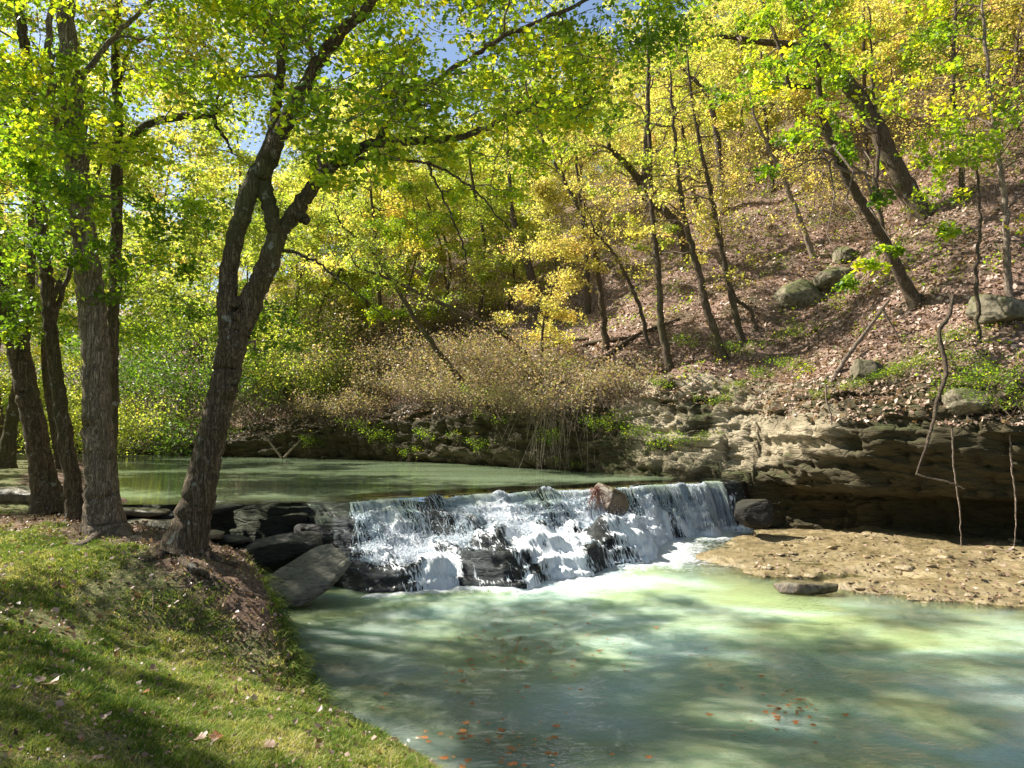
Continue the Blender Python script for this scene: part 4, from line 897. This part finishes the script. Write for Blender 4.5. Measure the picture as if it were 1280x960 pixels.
# shrubs ---------------------------------------------------------------
def shrub_model(name, h, rr, leafm, tint, nleaf, size, seed, label, lean=0., twigs=40, twigm='twig'):
    r_ = np.random.default_rng(seed); root = empty(name, (0, 0, -70), label, 'shrub'); ms = MB(); mb = MB()
    sub_ = 5 if twigs > 10 else 16
    for k in range(twigs):
        a = r_.uniform(0, 6.28); L = h * r_.uniform(.6, 1.1); d = np.array([math.cos(a) * rr / h + lean, math.sin(a) * rr / h, 1.]) 
        ox = np.array([r_.normal() * rr * .3, r_.normal() * rr * .3, 0]); P = ox + catmull([(0, 0, -.1), d * L * .5 + r_.normal(size=3) * .08 * L, d * L * .85 + r_.normal(size=3) * .1 * L - np.array([0, 0, .1 * L]), d * L * 1.05 + np.array([lean * .3 * L, 0, -.25 * L])], 9)
        add_tube(ms, P, np.linspace(.014, .003, 9), 4)
        for q in range(sub_):
            i = r_.integers(3, 8); e = P[i] + unit(r_.normal(size=3) + d) * L * .3
            add_tube(mb, [P[i], (P[i] + e) / 2 + r_.normal(size=3) * .03, e], [.005, .004, .002], 3, m=0)
            n = nleaf // (twigs * sub_); t = r_.uniform(0, 1.1, n)[:, None]
            leaves(mb, P[i] * (1 - t) + e * t + r_.normal(size=(n, 3)) * .11 * h, size, np.clip(tint + r_.normal(0, .12) + r_.normal(0, .2, n), 0, 1), m=1, r=r_, flat=.35)
    ms.build('stem', M[twigm], root); mb.build('foliage', [M[twigm], leafm], root); return root
SH = {'willow': (shrub_model('leafy_shrub', 3.2, 2.2, LY, .34, 4600, .11, 300, 'x'), 'bright leafy shrub growing on the banks round the upper pool', 'leafy shrubs round the upper pool'),
      'brush': (shrub_model('dry_brush', 2.1, 1.9, M['leaf_brush'], .58, 2100, .10, 301, 'x', .5, 46, 'twig'), 'dry pinkish brown twiggy brush growing along the cliff top', 'dry brush on the cliff top'),
      'green': (shrub_model('green_shrub', 1.3, 1.2, LG, .42, 700, .10, 302, 'x', .3, 14), 'small green shrub rooted on the cliff face or its rim', 'small green shrubs on the cliff'),
      'sapling': (shrub_model('undergrowth_sapling', 3.6, 1.5, LA, .45, 1300, .085, 303, 'x', -.2, 6, 'twig'), 'thin twiggy sapling with few yellow leaves on the slope', 'thin saplings on the slope'),
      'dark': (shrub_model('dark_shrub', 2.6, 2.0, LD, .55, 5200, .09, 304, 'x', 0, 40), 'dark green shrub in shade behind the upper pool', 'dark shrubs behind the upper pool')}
su = set()
def put_shrub(k, p, sc, rz):
    src, lab, grp = SH[k]
    if k not in su: su.add(k); src.location = tuple(p); src.scale = (sc,) * 3; src.rotation_euler = (0, 0, rz); src['label'] = lab; src['group'] = grp
    else: dup(src, tuple(p), rz, sc, lab, grp)
for px, py, k, s in [(385, 470, 'willow', 1.2), (400, 520, 'willow', .9), (350, 500, 'willow', 1.1), (430, 430, 'willow', 1.1), (470, 450, 'brush', 1.1), (440, 490, 'brush', 1.1), (410, 500, 'brush', 1.1), (540, 500, 'brush', 1.0), (560, 470, 'brush', 1.0), (520, 430, 'willow', .7), (600, 400, 'willow', .6),
                     (590, 500, 'brush', .8), (620, 470, 'brush', 1.), (650, 500, 'brush', .9), (690, 490, 'brush', .8), (430, 400, 'willow', 1.), (560, 420, 'brush', 1), (620, 420, 'sapling', 1.3),
                     (770, 545, 'green', .6), (795, 555, 'green', .5), (830, 570, 'green', .6), (620, 515, 'green', .8), (730, 590, 'green', .5), (870, 560, 'green', .4), (700, 475, 'green', .7), (1110, 480, 'green', .4), (1240, 500, 'green', .6), (1215, 470, 'green', .5), (1270, 520, 'green', .5), (925, 450, 'green', .5), (860, 440, 'green', .5), (985, 430, 'green', .5), (480, 560, 'green', .7), (610, 572, 'green', .6),
                     (540, 555, 'green', .6), (1180, 440, 'green', .5), (900, 510, 'green', .4), (830, 490, 'green', .4)] + [(q, 500 + (q * 7) % 37, 'brush' if q % 3 else 'willow', (.5 + (q % 5) * .09) * (1 if q % 3 else .55)) for q in range(400, 780, 27)] + [(q, 462 + (q * 7) % 45, 'green', .26 + (q % 4) * .07) for q in range(880, 1279, 37)] + [(q, 455 + (q * 11) % 40, 'brush', .8) for q in range(420, 700, 40)] + [(q, 530 + (q * 13) % 50, 'green', .35 + (q % 4) * .1) for q in range(395, 770, 60)]:
    p = hit(px, py, (HB, CB))
    if p is not None: put_shrub(k, p, s, {'brush': R(200) + r_.normal() * .4}.get(k, r_.uniform(0, 6.28)))
for k in range(250):
    s = r_.integers(0, S_); v = 7 + 34 * r_.random(); x = foot[s, 0] + NRM[s, 0] * v; y = foot[s, 1] + NRM[s, 1] * v
    if y < 9 or abs(x / y) > .8: continue
    p = drop(x, y, HB)
    if p is not None: put_shrub('sapling', p, r_.uniform(.6, 1.3), r_.uniform(0, 6.28))
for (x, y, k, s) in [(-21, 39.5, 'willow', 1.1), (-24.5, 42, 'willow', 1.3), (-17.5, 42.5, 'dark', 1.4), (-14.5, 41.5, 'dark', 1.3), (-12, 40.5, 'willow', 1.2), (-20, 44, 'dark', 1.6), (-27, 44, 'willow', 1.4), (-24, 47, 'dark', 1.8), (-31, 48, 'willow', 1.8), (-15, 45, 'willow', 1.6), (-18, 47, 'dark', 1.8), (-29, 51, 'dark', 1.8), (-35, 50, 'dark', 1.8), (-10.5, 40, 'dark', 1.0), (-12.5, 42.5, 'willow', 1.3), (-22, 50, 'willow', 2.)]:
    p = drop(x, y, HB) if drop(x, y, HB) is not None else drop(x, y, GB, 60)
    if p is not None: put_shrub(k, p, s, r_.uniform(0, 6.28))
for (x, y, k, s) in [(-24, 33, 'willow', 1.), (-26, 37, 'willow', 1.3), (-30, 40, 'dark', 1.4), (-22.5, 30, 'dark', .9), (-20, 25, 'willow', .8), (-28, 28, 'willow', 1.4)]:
    p = drop(x, y, GB, 60)
    if p is not None: put_shrub(k, p, s, r_.uniform(0, 6.28))

# ------------------------------------------------------------------ fallen wood, hanging twigs, roots
def stick(name, pts, wd, mat, label, cat, dY=0., Y=None, twigs=(), group=None):
    if Y is None: h_ = hit(*pts[0], trees=(HB, CB)); Y = h_[1]
    P = [W(px, py, Y + dY * k / (len(pts) - 1)) for k, (px, py) in enumerate(pts)]
    n = len(P) * 6; C = catmull(P, n); C[1:-1] += rng.normal(size=(n - 2, 3)) * .008
    mb = MB(); add_tube(mb, C, np.interp(np.linspace(0, 1, n), np.linspace(0, 1, len(wd)), np.array(wd) * .5 * PXM(Y)), 8, lump=.2)
    for tp, tw in twigs:
        Pt = catmull([W(px, py, Y) for px, py in tp], 10); add_tube(mb, Pt, np.linspace(tw, tw * .3, 10) * .5 * PXM(Y), 5)
    return tag(mb.build(name, mat), label, cat, group)
stick('hanging_branch', [(1192, 368), (1186, 395), (1174, 415), (1180, 445), (1182, 470), (1172, 500), (1166, 530), (1155, 565), (1145, 594)], [4, 5, 5.5, 6, 5.5, 5, 4, 3, 2.2], M['bark_hill'], 'bare twisted dead branch hanging down over the overhanging cliff', 'branch', dY=-1.2, Y=hit(1185, 470)[1] - .6)
stick('twig', [(1145, 593), (1165, 598), (1190, 604), (1206, 611)], [2.5, 2.2, 2, 1.5], M['bark_pale'], 'thin pale twig sticking out at the lower end of the hanging branch', 'twig', Y=hit(1185, 470)[1] - 1.8)
stick('dead_pole', [(1038, 480), (1056, 450), (1082, 415), (1112, 374)], [7, 6, 5, 3], M['bark_pale'], 'pale slanting dead pole propped on the cliff rim', 'branch', dY=.6, twigs=[([(1104, 388), (1122, 420), (1130, 448)], 3)])
for k, (px, y0, y1, lab) in enumerate([(1190, 536, 684, 'thin pale hanging root just right of the dead branch tip'), (1262, 530, 690, 'long pale hanging root near the cliff end at the frame edge'), (1032, 480, 556, 'short thin hanging root on the dark green cliff wall')]):
    Yv = hit(px, min(600, y1 - 5))[1] - .35
    stick('hanging_root', [(px, y0), (px + 2, y0 + (y1 - y0) * .3), (px + 8, y0 + (y1 - y0) * .6), (px + 6 + 6 * (k == 0), y1)], [2, 2.2, 2, 1.2], M['bark_pale'], lab, 'root', Y=Yv)
for (pts, wd, dY, lab) in [([(648, 478), (690, 455), (735, 432), (790, 424)], [5, 6, 6, 4], 1., 'long thin fallen log running up the brown gully'), ([(715, 490), (745, 460), (790, 425), (850, 400)], [6, 7, 6, 4], 1.5, 'fallen log slanting from the cliff rim towards the straight slim tree'),
                           ([(760, 470), (730, 440), (700, 418), (665, 400)], [4, 5, 4, 3], 1., 'thin fallen pole lying across the gully leaves'), ([(650, 455), (700, 430), (735, 425)], [5, 5, 4], .5, 'short dark fallen log below the stout broken trunk')]:
    P = []
    for q in pts:
        h_ = hit(*q, trees=(HB, CB)); P.append(h_ + np.array([0, 0, .07]))
    mb = MB(); add_tube(mb, catmull(P, 20), np.interp(np.linspace(0, 1, 20), np.linspace(0, 1, len(wd)), np.array(wd) * .5 * PXM(P[0][1])), 8, lump=.15); tag(mb.build('fallen_log', M['bark_hill']), lab, 'log')
# mass of hanging rootlets above the middle of the dam
mb = MB(); r2 = np.random.default_rng(9)
for k in range(150):
    px = r2.normal(695, 26); p0 = hit(px, r2.uniform(475, 520), (CB, HB))
    if p0 is None: continue
    L = r2.uniform(.8, 2.6); sw = r2.normal(0, .25); o = NRM[0] * 0
    out_ = np.array([-.6, -.75, 0]) * r2.uniform(.1, .6)
    zend = max(WU + .02, p0[2] - L)
    P = catmull([p0, p0 + out_ * .8 + np.array([sw * .3, 0, .05]), p0 + out_ + np.array([sw, 0, -(p0[2] - zend) * .5]), np.array([p0[0] + out_[0] + sw * 1.6, p0[1] + out_[1], zend])], 10)
    add_tube(mb, P, np.linspace(.010, .004, 10), 3)
tag(mb.build('hanging_rootlets', M['twig_pale']), 'tangle of grey rootlets hanging down the cliff to the upper pool', 'roots', kind='stuff')
# reddish root clump on the lip block
mb = MB(); c0 = Pz(745, 618, 1.35)
for k in range(60):
    a = c0 + r2.normal(size=3) * .05 + np.array([0, 0, .12]); e = a + np.array([r2.normal(0, .13), r2.normal(-.1, .1), -r2.uniform(.05, .5)])
    add_tube(mb, catmull([a, (a + e) / 2 + r2.normal(size=3) * .05 + [0, -.06, .05], e], 6), np.linspace(.011, .005, 6), 4)
tag(mb.build('root_tangle', M['root']), 'reddish brown tangle of roots caught on the block at the lip', 'roots')
# bare branches sticking out of the far pool edge
for k, (pts, lab) in enumerate([([(352, 572), (340, 556), (325, 540)], 'bare white branch poking out of the far edge of the pool'), ([(355, 572), (366, 560), (378, 548)], 'short bare branch beside the white one at the far pool edge')]):
    stick('dead_branch', pts, [3, 2.5, 1.5], M['bark_pale'], lab, 'branch', Y=37.5)

# ------------------------------------------------------------------ leaf litter, undergrowth, grass
def sample_grid(Vg, r_, n, wfun, umask=None):
    A = Vg[:-1, :-1]; B = Vg[1:, :-1]; C = Vg[:-1, 1:]
    ctr = (Vg[:-1, :-1] + Vg[1:, 1:]) / 2
    nrm = np.cross(B - A, C - A); ar = np.linalg.norm(nrm, axis=-1); w = ar * wfun(ctr); w = w.ravel() / w.sum()
    i = r_.choice(len(w), n, p=w); s, t = r_.random((n, 1)), r_.random((n, 1))
    Af, Bf, Cf = A.reshape(-1, 3)[i], B.reshape(-1, 3)[i], C.reshape(-1, 3)[i]; nn = unit(nrm.reshape(-1, 3)[i]); nn = nn * np.sign(nn[:, 2:3] + 1e-9)
    return Af + (Bf - Af) * s + (Cf - Af) * t, nn
def whill(c):
    d2 = (c ** 2)[..., :2].sum(-1); vis = (c[..., 1] > 6) & (np.abs(c[..., 0] / np.maximum(c[..., 1], 1)) < .85) & (c[..., 2] < 26)
    return vis / (d2 + 100)
r3 = np.random.default_rng(5)
P, nn = sample_grid(HV[:, T_ - 22:], r3, 215000, whill); k_ = nn[:, 2] > .45; P, nn = P[k_], nn[k_]
mb = MB(); leaves(mb, P + nn * r3.uniform(.0, .05, (len(P), 1)), .125, np.clip(r3.beta(2.2, 2.2, len(P)) * .95 + .1 * fbm(P, .3, 3, 6), 0, .93), up=nn, flat=.62, r=r3, width=.36)
tag(mb.build('leaf_litter', M['leaf_fallen'], smooth_shade=False), 'thick pinkish brown leaf litter covering the wooded slope', 'fallen leaves', kind='stuff')
mb = MB(); P, nn = sample_grid(HV[:, cut - 4:], r3, 5200, whill)
keep = fbm(P, .25, 3, 16) > -.05; P = P[keep]
for p in P:
    n = int(r3.integers(8, 22)); q = p + np.abs(r3.normal(size=(n, 3))) * np.array([0, 0, .16]) + r3.normal(size=(n, 3)) * np.array([.16, .16, .03])
    leaves(mb, q, .09, np.clip(r3.normal(.6, .2, n), 0, 1), r=r3, flat=.6)
tag(mb.build('undergrowth', M['leaf_green'], smooth_shade=False), 'patches of low green undergrowth between the fallen leaves on the slope', 'undergrowth', kind='stuff')
# grass
def grass():
    n = 420000; Y0 = 2.6 + 15 * r3.random(n * 2) ** 2.0; X0 = Y0 * r3.uniform(-.84, .12, n * 2) - .0
    dl = sdist(LB, X0, Y0); k = dl > -.02; X0, Y0, dl = X0[k], Y0[k], dl[k]
    P2 = np.stack([X0, Y0, X0 * 0], 1); nz = fbm(P2, 1.1, 4, 7); nf = fbm(P2, 4.5, 3, 17)
    d_ = smooth(2.1, .9, dl) * smooth(8.0, 9.4, Y0) * .95 + smooth(1.6, 0, np.abs(Y0 - 13)) * smooth(-4, -6, X0) * .8
    for tx, ty in trees_xy: d_ = d_ + .9 * smooth(1.2, .4, np.hypot(X0 - tx, Y0 - ty))
    pr = np.clip(.72 + nz * 1.0 + nf * 1.4 - d_ * 1.15, .03, 1); pr = np.maximum(pr, .45 * (dl < .35)); k = (r3.random(len(X0)) < pr) & (Y0 < 14.2)
    X0, Y0, dl, nz, nf = X0[k], Y0[k], dl[k], nz[k], nf[k]
    zg = G(X0, Y0); b = np.stack([X0, Y0, zg - .005], 1); m = len(b)
    hgt = r3.uniform(.016, .05, m) * (1 + .5 * nz) * (1 + .9 * np.clip(fbm(b, 9, 2, 19), -.6, 1)) + .05 * (dl < .45) * r3.random(m) * (Y0 > 8)
    wdt = r3.uniform(.0018, .0038, m) * np.clip(Y0 / 5, 1, 2.4); a = r3.uniform(0, 6.28, m)
    sx = np.stack([np.cos(a), np.sin(a), a * 0], 1) * wdt[:, None]
    ln = np.stack([r3.normal(0, .8, m), r3.normal(0, .8, m), np.ones(m)], 1) * hgt[:, None]
    m1 = b + ln * np.array([.35, .35, .6]); t = b + ln * np.array([1.15, 1.15, .95])
    V = np.stack([b - sx, b + sx, m1 + sx * .7, m1 - sx * .7, t], 1).reshape(-1, 3); i = np.arange(m)[:, None] * 5
    T = np.concatenate([i + [[0, 1, 2]], i + [[0, 2, 3]], i + [[3, 2, 4]]], 1).reshape(-1, 3)
    tint = np.clip(.47 - .5 * nf + .45 * fbm(b, .7, 3, 23) + r3.normal(0, .17, m) + .5 * (r3.random(m) < .12), 0, 1)
    mb = MB(); mb.add(V, T=T, tint=np.repeat(tint, 3)); tag(mb.build('grass', M['grass'], smooth_shade=False), 'short green lawn grass with dry patches on the near bank', 'grass', kind='stuff')
    # small litter in the grass and on the bare bank
    n = 42000; Y1 = 2.8 + 12 * r3.random(n) ** 1.2; X1 = Y1 * r3.uniform(-.8, .1, n); d1 = sdist(LB, X1, Y1)
    pr = .20 + .45 * np.clip(fbm(np.stack([X1, Y1, X1 * 0], 1), 1.3, 3, 37), 0, 1) + .85 * smooth(2.4, 1.0, d1) * smooth(7.4, 9, Y1) + .35 * smooth(2., 0, np.abs(Y1 - 12.6)); k = (d1 > .02) & (r3.random(n) < pr); X1, Y1 = X1[k], Y1[k]
    p = np.stack([X1, Y1, G(X1, Y1) + r3.uniform(.012, .04, len(X1))], 1)
    mb = MB(); leaves(mb, p, (.035 + .04 * r3.random(len(p)) ** 3) * np.clip(p[:, 1] / 7, .6, 1), np.clip(r3.beta(1.5, 2.4, len(p)) * .8, 0, 1), flat=.45, r=r3, width=.38)
    tag(mb.build('lawn_litter', M['leaf_fallen'], smooth_shade=False), 'small brown leaves scattered through the lawn and bare bank', 'fallen leaves', kind='stuff')
grass()
mb = MB(); Ps = []
for k in range(1100):
    h_ = hit(r3.uniform(940, 1279), 668 + 95 * r3.random(), (SB,))
    if h_ is not None: Ps.append(h_ + [0, 0, .012])
leaves(mb, np.array(Ps), .085, np.clip(r3.beta(1.5, 2.6, len(Ps)), 0, 1), flat=.7, r=r3); tag(mb.build('shelf_litter', M['leaf_fallen'], smooth_shade=False), 'brown leaves scattered on the tan rock shelf', 'fallen leaves', kind='stuff')
# tufts hanging on the bank face
mb = MB()
for k in range(240):
    s = r3.uniform(8.0, 13.2); x = np.interp(s, LB[:, 1], LB[:, 0]); x -= r3.uniform(-.05, .3); y = s
    z = float(G(np.array([x]), np.array([y]))[0]); n = 16
    a = r3.uniform(0, 6.28, n)
    for q in range(n):
        d = np.array([math.cos(a[q]) * .6 + .6, math.sin(a[q]) * .6 - .15, .6]) * r3.uniform(.06, .2)
        b_ = np.array([x, y, z]) + r3.normal(size=3) * np.array([.06, .06, .0])
        P = np.array([b_, b_ + d * .6, b_ + d * np.array([1.2, 1.2, .2])]); sd = np.array([-d[1], d[0], 0]); sd = sd / (np.linalg.norm(sd) + 1e-6) * .005
        V = np.array([P[0] - sd, P[0] + sd, P[1] + sd, P[1] - sd, P[2]]); mb.add(V, T=np.array([[0, 1, 2], [0, 2, 3], [3, 2, 4]]), tint=float(np.clip(r3.normal(.35, .3), 0, 1)))
tag(mb.build('bank_grass', M['grass'], smooth_shade=False), 'longer grass tufts hanging over the eroded bank above the pool', 'grass', kind='stuff')

mb = MB()
for k in range(170):
    y = r3.uniform(7.6, 12.6); x = np.interp(y, LB[:, 1], LB[:, 0]) - r3.uniform(.05, 2.2); a = r3.uniform(0, 6.28); L = r3.uniform(.08, .4); q = [np.array([x + math.cos(a) * L * t + r3.normal() * .02, y + math.sin(a) * L * t + r3.normal() * .02]) for t in (0, .5, 1)]
    P = [np.array([v_[0], v_[1], float(G(np.array([v_[0]]), np.array([v_[1]]))[0]) + .02]) for v_ in q]; add_tube(mb, catmull(P, 7), np.linspace(.006, .003, 7) * r3.uniform(.6, 1.6), 4, m=0)
tag(mb.build('twig_litter', M['bark_pale']), 'small dead twigs and rootlets strewn over the bare bank', 'twigs', kind='stuff')
# single leaves: large ones on the lawn, floating ones on the pool
def leaf_obj(name, mat, size, seed):
    r_ = np.random.default_rng(seed); k = 14; th = np.linspace(0, 2 * math.pi, k, endpoint=False)
    rr = size * (.5 + .07 * np.cos(th * 5) + .05 * r_.normal(size=k)); x = np.cos(th) * rr * 1.2; y = np.sin(th) * rr; z = .35 * (x ** 2 - .6 * y ** 2) / size + r_.normal(0, .04, k) * size
    V = np.vstack([[0, 0, 0], np.stack([x, y, z], 1)]); T = np.array([[0, 1 + i, 1 + (i + 1) % k] for i in range(k)])
    mb = MB(); mb.add(V, T=T, tint=np.clip(r_.normal(.32, .1) + r_.normal(0, .06, k), 0, 1)); add_tube(mb, [[0, 0, 0], [-size * .5, 0, .01], [-size * .95, .01, .02]], .0018, 4, tint=.1)
    o = mb.build(name, mat); return o
for px, py, s, mt, lab in [(62, 862, .12, 'leaf_fallen', 'large pale tan leaf on the grass in the lower left of the lawn'), (270, 930, .10, 'leaf_orange', 'bright orange curled leaf on the grass near the bottom edge'), (250, 931, .10, 'leaf_fallen', 'tan leaf touching the bright orange leaf on the grass'),
                           (335, 940, .12, 'leaf_fallen', 'purplish brown leaf on the grass near the water'), (82, 821, .07, 'leaf_orange', 'small orange leaf on the sunny strip of lawn'), (183, 872, .06, 'leaf_orange', 'flat orange leaf in the shaded middle of the lawn'), (50, 858, .08, 'leaf_fallen', 'dark curled leaf right beside the large pale tan one')]:
    p = hit(px, py, (GB,)); o = leaf_obj('fallen_leaf', M[mt], s * .85, int(px)); o.location = tuple(p + np.array([0, 0, .05])); o.rotation_euler = (.25, .15, px * .37); tag(o, lab, 'leaf')
fl = [leaf_obj('floating_leaf', M['leaf_orange'], .06, 900), leaf_obj('floating_leaf', M['leaf_orange'], .05, 903)]; usedf = set(); cnt_f = 0
FLL = ('small leaf floating on the milky green lower pool', 'leaves floating on the lower pool')
k = 0
while cnt_f < 240:
    k += 1
    if k > 4000: break
    q = r3.random()
    if q < .45: px, py = r3.normal(655, 60), r3.normal(805, 30)
    elif q < .7: px, py = r3.uniform(520, 700), r3.uniform(900, 958)
    elif q < .85: px, py = r3.normal(990, 18), r3.normal(885, 12)
    else: px, py = r3.uniform(470, 1060), r3.uniform(770, 955)
    p = Pz(px, py, .02)
    if float(sdist(LB, p[:1], p[1:2])[0]) > -.12: continue
    j = 0 if r3.random() < .55 else 1
    if j in usedf: o = fl[j].copy(); col.objects.link(o)
    else: usedf.add(j); o = fl[j]
    o.location = tuple(p); o.rotation_euler = (0, 0, r3.uniform(0, 6.28)); s = r3.uniform(.6, 1.2) if j == 0 else r3.uniform(.4, .9); o.scale = (s, s, s * .5)
    tag(o, FLL[0], 'leaf', FLL[1]); cnt_f += 1

# near sprig of leaves hanging over the slope, from a branch above the frame
# ------------------------------------------------------------------ camera, light
cam = bpy.data.objects.new('camera', bpy.data.cameras.new('camera')); col.objects.link(cam)
cam.location = CAM; cam.rotation_euler = (R(90) + PITCH, 0, 0); cam.data.sensor_width = 36; cam.data.lens = F / 1280 * 36; cam.data.clip_end = 3000; cam.data.clip_start = .05
scene.camera = cam
SUN = unit(np.array([-.66, .27, .70]))
el = math.asin(SUN[2]); az = math.atan2(SUN[0], SUN[1])
w = bpy.data.worlds.new('World'); scene.world = w; w.use_nodes = True; nt = w.node_tree
sky = nt.nodes.new('ShaderNodeTexSky'); sky.sky_type = 'NISHITA'; sky.sun_disc = False; sky.sun_elevation = el; sky.sun_rotation = az
bg = nt.nodes['Background']; bg.inputs[1].default_value = .068; nt.links.new(sky.outputs[0], bg.inputs[0])
sl_ = bpy.data.lights.new('sun', 'SUN'); sl_.energy = 5.0; sl_.angle = R(.53); sl_.color = (1, .95, .86)
so = bpy.data.objects.new('sun', sl_); col.objects.link(so); so.rotation_euler = Vector(SUN).to_track_quat('Z', 'Y').to_euler()
vs = scene.view_settings; vs.view_transform = 'Standard'; vs.look = 'None'; vs.exposure = 1.42; vs.gamma = 1; vs.use_curve_mapping = False
scene.cycles.max_bounces = 6; scene.cycles.diffuse_bounces = 3; scene.cycles.transmission_bounces = 4; scene.cycles.transparent_max_bounces = 8; scene.cycles.glossy_bounces = 3
scene.cycles.use_denoising = True; scene.cycles.sample_clamp_indirect = 6
